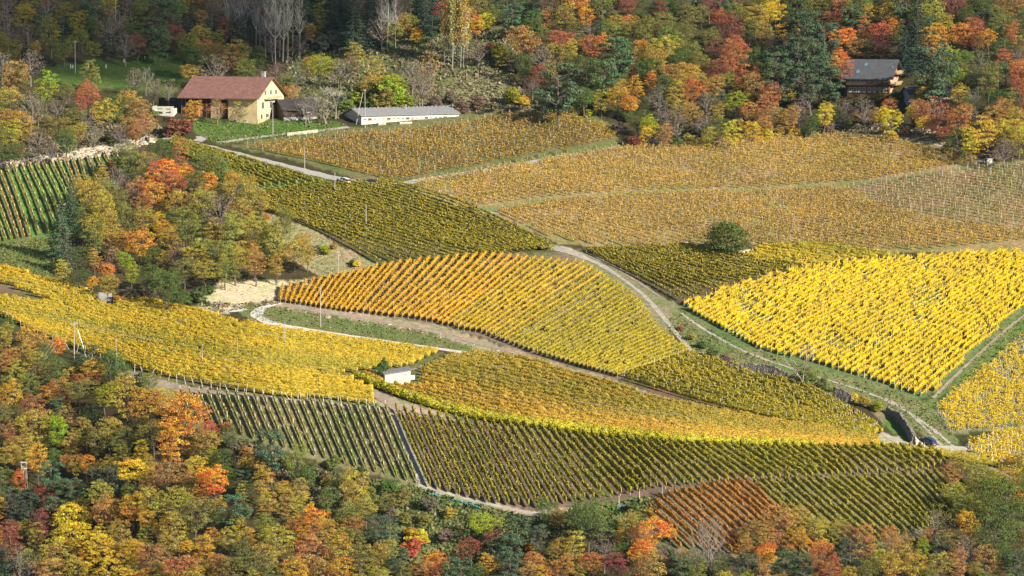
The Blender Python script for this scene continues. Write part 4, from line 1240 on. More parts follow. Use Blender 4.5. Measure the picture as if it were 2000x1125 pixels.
tree('bare', 597, 246, 36, 'n', label='small pale leafless tree on the lawn right of the farmhouse', var=0, at_base=True, tall=0.9)
tree('bare', 285, 150, 46, 'n', ('the meadow hedge', -99, 999), var=0)
UR = ('the upper middle wood', 75, 165)
trees(UR, """1023,86,66,B 1130,8,45,O 1143,32,36,O 1100,35,45,y 1070,10,40,r 1040,45,45,G 1060,15,45,D 1150,60,40,n 1175,20,45,g 1200,45,45,y 1225,15,40,r 1235,40,35,O 1250,35,40,G 1265,10,40,G 1290,20,40,r
1300,45,50,g 1330,15,40,G 1345,45,45,g 1370,30,35,g 1385,10,45,r 1405,35,35,R 1420,60,40,n 1440,20,40,g 1475,35,50,y 1490,60,45,y 1505,30,45,Y
1095,75,48,R 1110,97,48,y 1150,90,45,R 1178,80,45,A 1200,70,45,g 1215,100,45,G 1235,65,45,g 1260,75,50,g 1290,100,60,y 1310,75,40,g 1340,70,40,g 1350,102,55,g 1385,70,45,g 1400,95,40,r 1430,60,55,r 1438,85,50,R 1432,112,58,R 1422,138,50,R
1470,110,45,G 1482,137,45,G 1060,112,50,n 1082,107,40,y 1022,132,45,G 1050,150,36,r p:1090,165,90,D 1145,150,60,G 1140,190,52,G p:1180,160,60,D p:1200,120,62,D 1170,130,40,g 1235,130,40,B 1247,112,40,y 1265,135,45,G 1272,155,38,O
1285,130,50,y 1320,142,55,B 1300,165,45,G 1352,140,50,A 1395,140,45,r 1175,190,48,y 1207,196,48,A 1232,202,44,O 1242,170,40,A 1285,192,45,n 1320,190,45,y 1350,183,48,R 1390,175,45,B 1380,202,45,n 1436,196,46,L 1480,170,50,B
1490,202,55,B 1460,150,45,R 1247,235,42,G 1270,248,42,L 1262,262,30,Y 1300,225,45,n 1297,260,42,B 1322,245,48,n 1352,225,40,B 1375,240,45,n 1402,225,40,y 1410,252,38,G 1430,265,42,Y 1385,262,40,y 1460,215,45,B 1470,250,42,Y 1490,240,42,B
h:1320,275,28,G h:1115,213,18,Y h:1235,275,30,r h:1150,220,22,L h:1345,272,26,y h:1205,250,26,n 1075,140,36,y 1125,125,45,g 1110,185,40,G p:1060,195,45,D 1040,170,30,n 1370,122,45,g 1330,120,45,G 1260,100,40,A 1305,10,40,G 1355,-5,45,D 1205,0,45,g 1165,-5,40,n 1095,-5,45,y 1440,-5,45,r 1490,-5,45,y
h:1450,235,30,n h:1225,225,30,G h:1280,278,26,n h:1360,255,30,n h:1500,262,26,Y h:1400,272,22,n h:1440,240,30,y""")
trees(('the chalet wood', 90, 200), """1515,20,40,y 1530,60,45,A 1520,90,40,n 1560,20,50,G 1580,50,45,G 1600,15,40,g 1640,15,45,R 1625,40,40,r 1600,55,25,O 1665,42,45,D 1680,15,45,g 1700,28,42,y 1648,75,48,O 1690,60,40,R 1718,65,48,R 1722,90,45,r 1745,55,30,O 1732,28,42,y 1770,15,45,D
s:1790,82,72,d s:1768,110,50,d 1820,25,50,y 1845,42,45,y 1860,12,45,r 1885,25,45,G 1920,12,45,G 1950,30,50,g 1985,10,45,B p:1540,80,45,D p:1575,80,60,D p:1560,110,60,D p:1530,118,50,D p:1590,112,58,D p:1610,92,48,D 1627,125,38,B p:1515,145,50,D
p:1550,150,60,D p:1600,150,60,D p:1622,168,50,D 1652,152,44,R 1655,130,28,y 1642,112,36,O p:1570,175,50,D p:1520,175,45,D 1815,95,45,A 1840,80,50,O 1870,70,52,O 1900,60,54,R 1930,72,46,O 1910,87,40,r 1855,112,40,L 1865,152,40,L p:1825,140,84,D
p:1812,165,60,D t:1915,125,58,G 1910,152,52,G 1960,55,50,g 1985,50,45,g 1965,122,60,R 1985,145,45,R 1990,108,40,n 1805,190,38,A p:1835,172,45,D 1872,188,42,y t:1900,192,42,n 1930,170,50,g 1945,192,45,G 1990,170,40,R 1975,202,45,g 1960,212,45,B
1505,192,50,R 1515,222,50,B 1545,190,30,Y 1540,232,42,B t:1560,217,45,n b:1585,185,50,n 1610,228,46,Y 1585,246,34,G 1635,225,34,G t:1650,218,44,n t:1690,220,50,n 1722,226,34,Y 1740,238,42,Y 1735,210,30,B h:1750,188,32,G 1780,215,36,Y 1800,218,46,B t:1830,222,50,R
1822,246,30,R 1842,257,34,R 1870,236,56,R 1862,272,38,G 1895,280,56,Y 1930,265,56,Y 1970,257,54,Y 1990,272,48,y 1940,236,50,B 1985,232,45,y t:1960,292,48,n 1800,245,30,Y h:1770,258,18,R h:1722,256,14,O h:1745,265,22,Y h:1700,228,30,y h:1850,290,26,y h:1940,300,30,n h:1880,300,24,G
2010,40,50,G 2010,90,50,y 2015,150,50,B 2015,200,50,R 2015,250,50,Y h:1675,232,26,y 1716,190,24,y 1888,215,40,G 1905,232,36,n h:1790,240,24,G 1950,95,40,G 1880,115,40,g 1755,75,40,G 1500,-5,45,Y 1560,-10,45,G 1620,-10,45,g 1680,-10,45,D 1750,-8,50,y 1810,-8,50,G 1870,-10,45,g 1930,-10,45,n 1990,-10,45,G
h:1550,258,28,A h:1520,255,26,B h:1575,262,20,G h:1620,252,24,n h:1655,240,26,G h:1905,262,26,R h:1985,295,26,y h:1935,285,24,n""")
KN = ('the wooded knoll', 385, 480)
trees(KN, """345,297,46,R 250,310,60,g 285,315,50,y 230,315,45,G 300,330,40,n 330,330,58,O 357,345,48,O 340,365,58,R h:220,325,25,B 270,300,40,n 320,302,50,G 400,325,58,g 430,345,50,g 407,360,42,O 395,385,38,B 380,362,50,G 452,362,36,A 460,380,60,y
150,372,42,y 185,385,60,y 212,380,50,g 265,375,45,B 280,395,50,B b:255,375,50,n 300,385,50,A 345,400,50,y s:140,415,58,D s:118,460,64,D s:130,500,50,D 185,440,60,y 215,450,50,y 160,425,40,g 250,430,60,g 280,440,50,y 315,450,40,A 310,430,28,Y 360,430,58,g
400,402,60,y t:430,420,60,n 470,420,50,y 490,450,50,y 470,400,40,g 375,460,60,g 345,430,45,G 412,460,60,y 450,470,60,y 500,480,50,g 540,480,60,y 575,490,50,y 600,500,40,y 520,450,45,y 550,455,45,g 272,475,66,O 240,480,40,A 282,500,34,y t:220,500,45,B
185,470,50,g 150,500,42,G 125,535,40,y 160,540,40,G 185,510,35,A 212,530,38,O 180,550,28,O 245,510,34,L 257,540,38,L 290,530,50,G 210,560,40,y 320,560,58,G 340,548,50,G 360,530,50,g t:350,500,50,n 380,500,60,y 420,500,60,g 460,510,60,y 500,520,50,B
540,525,40,y 400,530,50,y 440,530,46,g h:385,577,38,G h:410,567,24,G h:620,485,26,n h:633,487,24,L h:696,515,18,Y h:688,512,14,G h:522,424,14,O 330,470,50,y 200,410,55,y 240,400,50,g 430,385,50,g 490,375,40,y 510,400,40,y
560,430,36,g 590,465,36,y 480,500,45,y 230,355,50,n 270,345,45,g 200,345,30,y 180,360,35,g h:650,480,18,B 300,500,40,G 330,585,40,G h:290,575,36,n h:250,575,36,n h:355,580,36,G h:230,585,26,B h:170,575,24,y""")
BL = ('the lower left wood', 800, 960)
trees(BL, """15,640,40,G 10,662,45,y 52,655,55,A 45,692,60,y 20,695,50,B 110,678,38,O 85,685,40,g 75,722,50,y 30,740,50,y 20,780,60,A 100,742,58,G 112,718,50,G 150,705,45,G 175,700,40,D 182,725,45,A 155,762,58,g 125,762,50,B 215,705,58,G 240,732,45,G
h:268,748,44,D 205,770,50,L 170,740,40,B 130,792,20,Y p:110,800,36,D 62,792,68,B 60,832,68,y 110,850,60,L 50,870,60,y 20,850,50,B 250,792,78,y 292,792,66,A 355,820,92,A h:352,808,34,R 300,850,60,g 215,842,68,y 250,850,60,g 182,812,50,G 190,872,50,g
15,892,50,y 75,905,55,A 105,890,45,G p:100,935,56,D 130,902,36,B 150,912,36,B p:180,935,42,D p:222,945,44,D 170,905,44,O 262,920,60,Y 277,888,44,Y 330,880,70,A 330,922,70,B 400,872,50,y 412,895,40,L 420,950,58,O 400,932,50,Y
p:460,1000,50,D 440,900,45,G 450,860,40,G 40,940,42,O 85,962,44,R p:20,975,48,D p:60,990,44,d p:110,1000,45,D p:140,962,48,D 80,1022,58,r 130,1012,68,Y 150,1042,70,Y 200,970,60,y 202,1002,60,B 260,990,60,A 300,980,70,y 350,972,68,y 382,1012,70,g
350,1032,70,y 230,1042,60,y 200,1072,60,Y 260,1072,60,A 300,1092,60,B 100,1082,70,y 20,1070,50,r t:40,1112,60,n 100,1112,60,B 150,1112,60,y 212,1112,60,Y 400,1082,60,A 430,1102,56,B 450,1060,50,y 350,1112,60,B 482,1050,50,y 490,1100,60,g 20,1030,50,r
245,890,46,g 210,905,44,y 290,950,50,B 370,940,46,y 440,935,44,G 470,960,40,y 480,905,34,A p:475,940,34,D 160,985,44,g 330,1062,56,y 0,930,44,g 0,810,50,g 30,1000,40,d 170,1090,50,Y 380,905,44,Y 140,870,44,y 0,1105,50,d 520,985,44,y 455,1120,50,g
290,750,40,g h:300,772,36,B 330,785,44,y 410,845,40,R h:440,832,26,R 390,800,26,R 0,720,50,B 170,845,48,y 90,700,36,G 60,765,44,g 140,825,44,B 0,600,0,g""".replace(" 0,600,0,g", ""))
BM = ('the bottom middle wood', 980, 1060)
trees(BM, """510,908,36,y p:530,888,60,D 525,922,34,R 550,950,38,A 580,910,60,g 602,930,50,G 510,952,50,y 615,1012,62,O 592,1042,48,O 642,1032,50,y 662,942,42,G 690,960,60,y 715,990,60,y 680,1002,60,g p:740,1040,50,D p:762,1042,45,D 700,1062,60,g 660,1082,60,y
600,1082,70,B 552,1062,60,y 520,1022,50,g 522,1082,60,y 570,1112,60,A 630,1112,60,B 700,1102,60,g 740,1092,50,y p:780,1100,40,D h:815,1045,42,Y h:800,1072,44,R 845,1095,45,O 820,1115,40,B h:800,1040,30,A 945,1022,62,L 920,1070,52,r 960,1052,40,r 956,1102,45,A p:972,1075,40,D
p:900,1110,44,D p:880,1115,40,D p:1010,1040,50,D p:1050,1045,45,D p:1000,1080,50,D 1035,1065,22,O 1042,1092,50,B 1090,1012,40,B 1070,1002,48,G 1150,1020,84,G 1130,1000,60,g 1170,1005,50,g 1120,1072,60,y t:1180,1070,60,n 1160,1102,50,B 1090,1072,50,y 1225,1030,46,y 1212,1045,30,O
1240,1012,36,g 1280,1035,70,O 1262,1068,50,O 1248,1080,38,O 1310,1040,30,O 1270,1108,88,B 1205,1108,50,r b:1390,1052,100,n b:1360,1080,70,n p:1330,1112,40,D 1410,1102,40,G p:1460,1108,50,D 1480,1032,48,B 1490,1085,46,O 640,975,44,g 560,985,46,y 575,1020,44,y 750,985,40,g h:780,975,40,g
h:760,950,36,G h:700,925,30,G h:650,905,30,g 1100,1110,50,B 1060,1115,44,A 1030,1120,44,B 850,1120,40,R h:880,1000,30,y h:560,905,30,g h:600,925,28,G h:640,935,30,g h:520,895,30,G h:480,880,28,B h:680,945,30,y h:720,960,32,g h:740,990,34,G h:450,865,28,n h:790,1010,30,g h:840,985,36,n h:760,1005,30,n h:870,1045,36,n h:830,1015,30,g 1340,1090,36,y 1360,1115,44,g 530,1120,50,g 660,1120,50,A 740,1122,50,y 620,1060,44,B 480,1000,34,g 1235,990,24,G 1265,1000,22,y""")
BR_ = ('the lower right wood', 960, 1050)
trees(BR_, """1520,1012,68,B 1560,1022,44,y 1500,1050,58,B 1592,1032,48,y 1605,1085,70,R 1600,1070,50,O 1500,1088,40,O 1540,1072,28,O p:1535,1102,46,D p:1570,1112,46,D 1660,1062,48,r p:1660,1092,54,d 1690,1072,56,B 1720,1092,68,y 1762,1082,58,y 1740,1055,44,B t:1830,1022,60,g b:1822,1015,56,n
1850,1052,48,B p:1835,1068,40,D 1890,1025,46,Y h:1862,1072,30,Y 1905,920,56,y 1872,962,64,y 1922,952,76,g 1952,930,50,y 1962,982,88,G 1942,1042,80,G 1992,972,45,A 1985,1042,60,g 1882,1082,58,n 1922,1092,58,B 1962,1092,60,G p:1990,1105,50,D 1832,1102,58,y 1782,1112,50,y 1800,1075,42,L
1880,900,42,y 1860,930,40,B 1985,930,40,A 1900,990,50,y 1875,1000,44,g 2010,1000,60,G 2010,1060,60,g 1620,1118,50,R 1690,1115,50,g 1450,1075,40,B 1560,1055,44,A 1640,1035,36,y 1470,1060,40,g 1870,1110,50,B 1740,1118,50,A 2000,900,36,y 1980,895,30,A 2010,940,44,g 1440,1040,26,B""")
# where the listed crowns leave a hole in the canopy another tree stands
def fill(zone, poly, cols, gap=29, w=(28, 42), seed=1):
    r_ = random.Random(seed)
    xs = [p[0] for p in poly]
    ys = [p[1] for p in poly]
    pts = [(e[4], e[5], e[6]) for e in PLACE]
    for _ in range(6000):
        u, v = r_.uniform(min(xs), max(xs)), r_.uniform(min(ys), max(ys))
        if not inside(poly, np.array([u]), np.array([v]))[0]:
            continue
        if all(math.hypot((u - a), (v - b) * 1.1) > max(gap, c * 0.5) for a, b, c in pts):
            c = r_.choice(cols)
            ww = r_.uniform(*w)
            tree('pine' if c in 'Dd' else 'thin' if c == 'n' else 'broad', u, v, ww, c, zone)
            pts.append((u, v, ww))


fill(BL, [(-20, 680), (60, 690), (150, 720), (230, 760), (330, 850), (420, 880), (520, 960), (640, 1010), (700, 1135), (-20, 1135)], 'yyABgGAYy', seed=1)
fill(BM, [(560, 960), (660, 960), (740, 1060), (800, 1100), (1000, 1090), (1230, 1050), (1340, 1120), (560, 1130)], 'ygGBDy', seed=2)
fill(BR_, [(1400, 1100), (1520, 1060), (1700, 1090), (1840, 1040), (1900, 960), (2010, 930), (2010, 1135), (1400, 1135)], 'ygGBy', seed=3)
fill(UR, [(1010, -10), (1500, -10), (1500, 235), (1400, 235), (1290, 215), (1210, 205), (1120, 190), (1040, 150)], 'gGGgBDy', gap=26, seed=4)
fill(UL, [(-10, -10), (1000, -10), (960, 45), (800, 60), (700, 70), (600, 100), (450, 100), (330, 80), (200, 90), (90, 100), (-10, 110)], 'ndgDGnBd', gap=27, seed=5)
fill(('the chalet wood', 90, 200), [(1500, -10), (2010, -10), (2010, 240), (1900, 200), (1830, 175), (1790, 110), (1740, 95), (1660, 100), (1620, 180), (1500, 200)], 'GDgyGBD', gap=26, seed=6)
fill(KN, [(240, 310), (330, 330), (420, 345), (520, 430), (580, 490), (540, 520), (420, 530), (330, 540), (240, 520), (160, 470), (170, 400), (220, 350)], 'yggGGB', gap=26, seed=7)

# trees standing alone
cs, p_, n_, s_, t_ = crown_broad(777, n_blob=130, leaves=130, rx=.55, rz=.50, cz=0.47, leaf=0.03, rb=(0.07, 0.14), zmin=-0.02, lumpy=0.35)
PROTO['round', 0] = (setm(crown_mesh(p_, n_, s_, t_), M['leaf']), setm(mk_trunk(cs, 77, fork=0.15, limbs=14), M['bark']))
HR['round'], CZ['round'], NAMES['round'], CATS['round'], WORDS['round'] = 0.92, 0.42, 'walnut_tree', 'broadleaf tree', 'walnut tree'
tree('round', 1421, 469, 92, 'G', label='big round dark green tree standing alone among the parcels', tall=0.74)
tree('bare', 1568, 700, 80, 'n', label='pale leafless tree beside the dry stone wall under the yellow parcel', var=0)
tree('shrub', 746, 722, 22, 'G', label='small cone-shaped green tree beside the vineyard hut', tall=2.3)
for (u, v, w, c, l) in [(1580, 738, 44, 'g', 'grey-green bush at the foot of the pale leafless tree'), (1605, 752, 26, 'G', 'dark green ivy clump on the stone wall beside the bare tree'), (1624, 760, 14, 'L', 'narrow lime-yellow bush between two stretches of stone wall'),
                        (1668, 775, 22, 'Y', 'yellow bush on the left of the three by the track wall'), (1690, 785, 26, 'y', 'ochre bush in the middle of the three by the track wall'), (1716, 792, 28, 'L', 'lime bush on the right of the three by the track wall'),
                        (1352, 658, 16, 'y', 'small ochre bush on the verge above the pale road'), (1330, 640, 12, 'R', 'tiny red bush on the verge above the pale road'), (1390, 690, 26, 'G', 'green bush on the verge left of the ruined wall'), (1420, 702, 24, 'n', 'grey-brown bush on the verge left of the ruined wall'),
                        (1370, 672, 20, 'G', 'low green bush on the verge, upper one of two')]:
    tree('shrub', u, v, w, c, label=l)


def finish_labels():
    groups = {}
    for e in PLACE:
        root, kind, words, zone, u, v, w, label = e
        if label:
            tag(root, label, CATS[kind])
            continue
        z, a, b = zone
        part = 'in' if (a < 0 and b > 900) else 'at the top of' if v < a else 'in the middle of' if v < b else 'at the bottom of'
        groups.setdefault((kind, words, part + ' ' + z, z), []).append(e)
    for (kind, words, zone, z), es in groups.items():
        es.sort(key=lambda e: e[4])
        plain = (words + ' ' if words else '') + WORDS[kind]
        n = len(es)
        for k, e in enumerate(es):
            if n == 1:
                l = f'the only {plain} {zone}'
            elif k == 0:
                l = f'leftmost {plain} {zone}'
            elif k == n - 1:
                l = f'rightmost {plain} {zone}'
            else:
                l = f'{ordinal(k + 1)} {plain} from the left {zone}'
            tag(e[0], l, CATS[kind], f'{plain}s of {z}')


finish_labels()

# ------------------------------------------------------------------ buildings
M['plaster'] = solid('yellow_plaster', (0.68, 0.52, 0.27), 0.9, 0.2, 0.5)
M['base_plaster'] = solid('ochre_base_plaster', (0.55, 0.34, 0.15), 0.9, 0.2, 0.9)
M['cream'] = solid('cream_render', (0.60, 0.56, 0.46), 0.9, 0.12, 0.6)
M['white_wall'] = solid('whitewash', (0.56, 0.54, 0.48), 0.9, 0.12, 0.6)
M['darkwood'] = solid('dark_timber', (0.075, 0.05, 0.035), 0.85, 0.3, 1.5)
M['brownwood'] = solid('brown_timber', (0.22, 0.105, 0.05), 0.8, 0.25, 1.5)
M['palewood'] = solid('honey_timber', (0.36, 0.22, 0.11), 0.8, 0.2, 1.5)
M['glass'] = solid('window_glass', (0.03, 0.035, 0.045), 0.15, 0.1, 1)
M['skyglass'] = solid('skylight_glass', (0.16, 0.26, 0.36), 0.1, 0.1, 1)
M['frame'] = solid('white_frame', (0.68, 0.65, 0.58), 0.7, 0.08, 1)
M['dark'] = solid('dark_interior', (0.02, 0.018, 0.016), 0.95, 0.1, 1)
M['grey_render'] = solid('grey_render', (0.34, 0.33, 0.31), 0.9, 0.2, 0.8)
M['shutter'] = solid('grey_green_shutter', (0.12, 0.16, 0.14), 0.8, 0.1, 1)


def roof_mat(name, c1, c2, wave_scale, c3=None):
    """courses of tiles or ribs in the roof's own axes"""
    m, t, out = newmat(name)
    b = N(t, 'ShaderNodeBsdfPrincipled', Roughness=0.8)
    tc = N(t, 'ShaderNodeTexCoord')
    no = N(t, 'ShaderNodeTexNoise', Scale=0.9, Detail=6.0, Roughness=0.7)
    w = N(t, 'ShaderNodeTexWave', Scale=wave_scale, Distortion=0.4)
    w.bands_direction = 'X'
    t.links.new(tc.outputs['Object'], no.inputs['Vector'])
    t.links.new(tc.outputs['Object'], w.inputs['Vector'])
    r = ramp(t, [(0.32, c1), (0.55, c2), (0.72, c3 or c1)])
    t.links.new(no.outputs[0], r.inputs[0])
    mx = N(t, 'ShaderNodeMix', data_type='RGBA', blend_type='MULTIPLY')
    mx.inputs[0].default_value = 0.6
    t.links.new(r.outputs[0], mx.inputs[6])
    t.links.new(w.outputs[0], mx.inputs[7])
    t.links.new(mx.outputs[2], b.inputs['Base Color'])
    bp = N(t, 'ShaderNodeBump', Strength=0.5, Distance=0.06)
    t.links.new(w.outputs[0], bp.inputs['Height'])
    t.links.new(bp.outputs[0], b.inputs['Normal'])
    t.links.new(b.outputs[0], out.inputs[0])
    return m


M['redroof'] = roof_mat('red_brown_tiles', (0.24, 0.115, 0.09), (0.36, 0.17, 0.13), 1.6, (0.44, 0.25, 0.19))
M['slate'] = roof_mat('dark_slate', (0.085, 0.09, 0.10), (0.13, 0.135, 0.145), 1.2, (0.17, 0.165, 0.15))
M['corrugated'] = roof_mat('grey_fibre_cement', (0.27, 0.275, 0.28), (0.36, 0.36, 0.36), 1.0)
M['darkroof'] = roof_mat('old_dark_roof', (0.04, 0.036, 0.036), (0.065, 0.055, 0.05), 1.2)


def site(name, u, v, rz, corner, label, cat='building'):
    """an Empty at the building's centre so that its local point `corner` stands on the ground at pixel (u, v)"""
    p = P(u, v)
    c, s = cos(rz), sin(rz)
    x, y = corner
    root = link(name, None, loc=(p[0] - (x * c - y * s), p[1] - (x * s + y * c), p[2]))
    root.rotation_euler = (0, 0, rz)
    return tag(root, label, cat)


def gable_roof(root, L, W, ze, rise, over, mat, name='roof', thick=0.22, oe=0.6):
    mb = MB()
    hw = W / 2 + over
    sl = rise / (W / 2)
    zl = ze - sl * over
    x0, x1 = -L / 2 - oe, L / 2 + oe
    for s in (-1, 1):
        lo, hi = (s * hw, zl), (0.0, ze + rise)
        q = [(x0, lo[0], lo[1]), (x1, lo[0], lo[1]), (x1, hi[0], hi[1]), (x0, hi[0], hi[1])]
        q2 = [(x, y, z - thick) for x, y, z in q]
        mb.loft([q, q2])
    return mb.build(name, mat, root)


def gable_wall(root, L, W, ze, rise, mat, depth_=3.0, name='wall'):
    mb = MB()
    prof_ = [(-W / 2, -depth_), (W / 2, -depth_), (W / 2, ze - 0.1), (0, ze + rise - 0.24), (-W / 2, ze - 0.1)]
    mb.loft([[(-L / 2, y, z) for y, z in prof_], [(L / 2, y, z) for y, z in prof_]])
    return mb.build(name, mat, root)


def opening(root, face, a, z, w, h, L, W, name='window', glass='glass', frame='frame', shutters=None):
    """a window or door on face 'R' (+x gable), 'L' (-x gable) or 'F' (-y long side): frame, recessed pane, sill"""
    fr, pn, sl = MB(), MB(), MB()

    def bx(m, a0, z0, ww, hh, out_, th):
        if face == 'F':
            m.box((a0, -W / 2 - out_, z0), (ww, th, hh))
        elif face == 'R':
            m.box((L / 2 + out_, a0, z0), (th, ww, hh))
        else:
            m.box((-L / 2 - out_, a0, z0), (th, ww, hh))
    f = 0.12
    bx(fr, a - w / 2 + f / 2, z, f, h, 0.03, 0.1)
    bx(fr, a + w / 2 - f / 2, z, f, h, 0.03, 0.1)
    bx(fr, a, z + h / 2 - f / 2, w - 2 * f, f, 0.03, 0.1)
    bx(fr, a, z - h / 2 + f / 2, w - 2 * f, f, 0.03, 0.1)
    if name == 'window' and w > 0.8:
        bx(fr, a, z, 0.07, h - 2 * f, 0.03, 0.09)
    o = fr.build(name, M[frame], root)
    bx(pn, a, z, w - 2 * f, h - 2 * f, 0.012, 0.03)
    pn.build('pane' if name == 'window' else 'door_leaf', M[glass], o)
    if name == 'window':
        bx(sl, a, z - h / 2 - 0.05, w + 0.2, 0.09, 0.1, 0.2)
        sl.build('sill', M['cream'], o)
    if shutters:
        for s in (-1, 1):
            sh = MB()
            bx(sh, a + s * (w * 0.75 + 0.03), z, w * 0.46, h, 0.05, 0.06)
            sh.build('shutter', M[shutters], o)
    return o


# farmhouse
RZ = radians(-30)
L_, W_, ZE, RI = 22.0, 17.0, 7.6, 4.7
RZ = radians(-21)
fh = site('farmhouse', 503, 243, RZ, (L_ / 2, -W_ / 2), 'yellow three-storey farmhouse with barn half under a long red-brown roof')
gable_wall(fh, L_, W_, ZE, RI, M['plaster'])
gable_roof(fh, L_, W_, ZE, RI, 1.3, M['redroof'], oe=0.9)
bp_ = MB(); bp_.box((L_ / 2 + 0.03, 0, 0.3), (0.08, W_ + 0.06, 2.2)); bp_.build('base_plaster', M['base_plaster'], fh)
for a, z, w, h in [(-3.4, 8.2, 1.5, 1.5), (0, 8.2, 1.5, 1.5), (3.4, 8.2, 1.5, 1.5), (-5.2, 4.9, 1.8, 2.0), (0, 4.9, 1.8, 2.0)]:
    opening(fh, 'R', a, z, w, h, L_, W_)
opening(fh, 'R', 5.2, 4.9, 1.8, 2.0, L_, W_, shutters='shutter')
for a in (-2.3, 0.9):
    opening(fh, 'R', a, 2.1, 2.0, 1.3, L_, W_)
opening(fh, 'R', 5.1, 1.9, 1.9, 2.0, L_, W_, shutters='brownwood')
opening(fh, 'R', -6.0, 1.45, 1.5, 2.5, L_, W_, name='door', glass='darkwood')
bal = MB(); bal.box((L_ / 2 + 0.65, 0, 6.55), (1.3, 8.6, 0.14))
bo = bal.build('balcony', M['cream'], fh)
bal = MB(); bal.box((L_ / 2 + 1.28, 0, 7.15), (0.05, 8.6, 0.07))
for k in range(23):
    bal.box((L_ / 2 + 1.28, -4.25 + k * 0.386, 6.87), (0.05, 0.12, 0.5))
bal.build('railing', M['palewood'], bo)
ch = MB(); ch.box((L_ / 2 - 2.4, 0.9, ZE + RI + 0.3), (0.9, 0.9, 2.0)); ch.box((L_ / 2 - 2.4, 0.9, ZE + RI + 1.36), (1.1, 1.1, 0.12))
ch.build('chimney', M['grey_render'], fh)
# barn half of the long side: dark openings between pale pillars
for x0, x1, z0, z1 in [(-11.2, -6.3, 0.2, 6.6), (-5.2, -2.6, 0.2, 6.6), (0.5, 2.4, 1.2, 6.4)]:
    d = MB(); d.box(((x0 + x1) / 2, -W_ / 2 - 0.02, (z0 + z1) / 2), (x1 - x0, 0.08, z1 - z0))
    dd = d.build('barn_opening', M['dark'], fh)
    d = MB()
    n = int((x1 - x0) / 1.2)
    for k in range(n + 1):
        d.box((x0 + (x1 - x0) * k / max(n, 1), -W_ / 2 - 0.1, (z0 + z1) / 2), (0.16, 0.1, z1 - z0))
    d.box(((x0 + x1) / 2, -W_ / 2 - 0.12, z0 + (z1 - z0) * 0.55), (x1 - x0, 0.1, 0.22))
    d.build('timber', M['brownwood'], dd)
for a in (-8.5, -4, 4.4, 7.5):
    opening(fh, 'F', a, 0.9 if a > 0 else -0.6, 0.9, 0.8, L_, W_)
g_ = MB()
for s in (-1, 1):
    g_.tube([(L_ / 2 + 0.95, s * (W_ / 2 + 1.3), ZE - 0.95), (L_ / 2 + 0.95, 0, ZE + RI + 0.02)], [0.12, 0.12], 4)
g_.build('bargeboard', M['brownwood'], fh)

# long shed
RS = radians(29)
Ls, Ws, Zs, Rs = 29.5, 10.5, 2.6, 1.6
sh = site('long_shed', 706, 244, RS, (-Ls / 2, -Ws / 2), 'long low whitewashed shed with grey ribbed roof above the vineyard')
gable_wall(sh, Ls, Ws, Zs, Rs, M['white_wall'], 2.5)
gable_roof(sh, Ls, Ws, Zs, Rs, 0.5, M['corrugated'], thick=0.12, oe=0.4)
for k in range(20):
    if k in (10,):
        continue
    opening(sh, 'F', -Ls / 2 + 1.1 + k * 1.42, 1.45, 1.05, 0.55, Ls, Ws, frame='brownwood' if k % 4 == 1 else 'frame')
opening(sh, 'F', -Ls / 2 + 15.3, 0.85, 1.0, 1.9, Ls, Ws, name='door', glass='palewood', frame='cream')
opening(sh, 'L', -0.6, 1.0, 1.6, 2.2, Ls, Ws, name='door', glass='cream', frame='grey_render')
v_ = MB()
for k in range(25):
    v_.box((-Ls / 2 + 0.6 + k * 1.17, 0, Zs + Rs + 0.06), (0.7, 0.35, 0.14))
v_.build('ridge_cap', M['corrugated'], sh)
v_ = MB(); v_.tube([(0.5, -1.5, 3.2), (0.5, -1.5, 4.9)], [0.14, 0.14], 8); v_.box((0.5, -1.5, 4.95), (0.4, 0.4, 0.08)); v_.build('flue', M['pole'], sh)

# dark barn behind the house
db = site('barn', 556, 236, radians(24), (-4.5, -4), 'dark timber barn with a dark roof tucked behind the farmhouse gable')
gable_wall(db, 9.5, 8, 3.4, 2.2, M['darkwood'], 2.5)
gable_roof(db, 9.5, 8, 3.4, 2.2, 0.8, M['darkroof'])
d = MB(); d.box((0, -4.06, 0.2), (9.6, 0.2, 1.5)); d.build('plinth', M['grey_render'], db)
opening(db, 'F', -2, 2.4, 1.6, 1.4, 9.5, 8, name='door', glass='dark', frame='brownwood')
opening(db, 'F', 2.2, 2.6, 1.2, 1.0, 9.5, 8)

# roofless white hut on the left
wh = site('ruined_hut', 318, 226, radians(-8), (0, -2), 'small roofless cream hut with two empty window openings beside the hedge')
mb = MB()
mb.box((-2.4, -1.9, 0.3), (0.9, 0.25, 4.4)); mb.box((-1.0, -1.9, -0.7), (1.9, 0.25, 2.4)); mb.box((0.35, -1.9, 0.3), (0.8, 0.25, 4.4)); mb.box((2.55, -1.9, 0.3), (0.8, 0.25, 4.4))
mb.box((1.45, -1.9, -0.6), (1.4, 0.25, 2.6)); mb.box((-1.0, -1.9, 2.2), (1.9, 0.25, 0.6)); mb.box((1.45, -1.9, 2.2), (1.4, 0.25, 0.6))
mb.box((-2.7, 0.2, 0.3), (0.25, 4.0, 4.4)); mb.box((2.8, 0.2, 0.0), (0.25, 4.0, 3.8)); mb.box((0, 2.2, -0.2), (5.6, 0.25, 3.4))
mb.build('wall', M['cream'], wh)
mb = MB(); mb.box((0.1, 0.2, 0.2), (5.2, 3.7, 0.2)); mb.build('floor', M['grey_render'], wh)

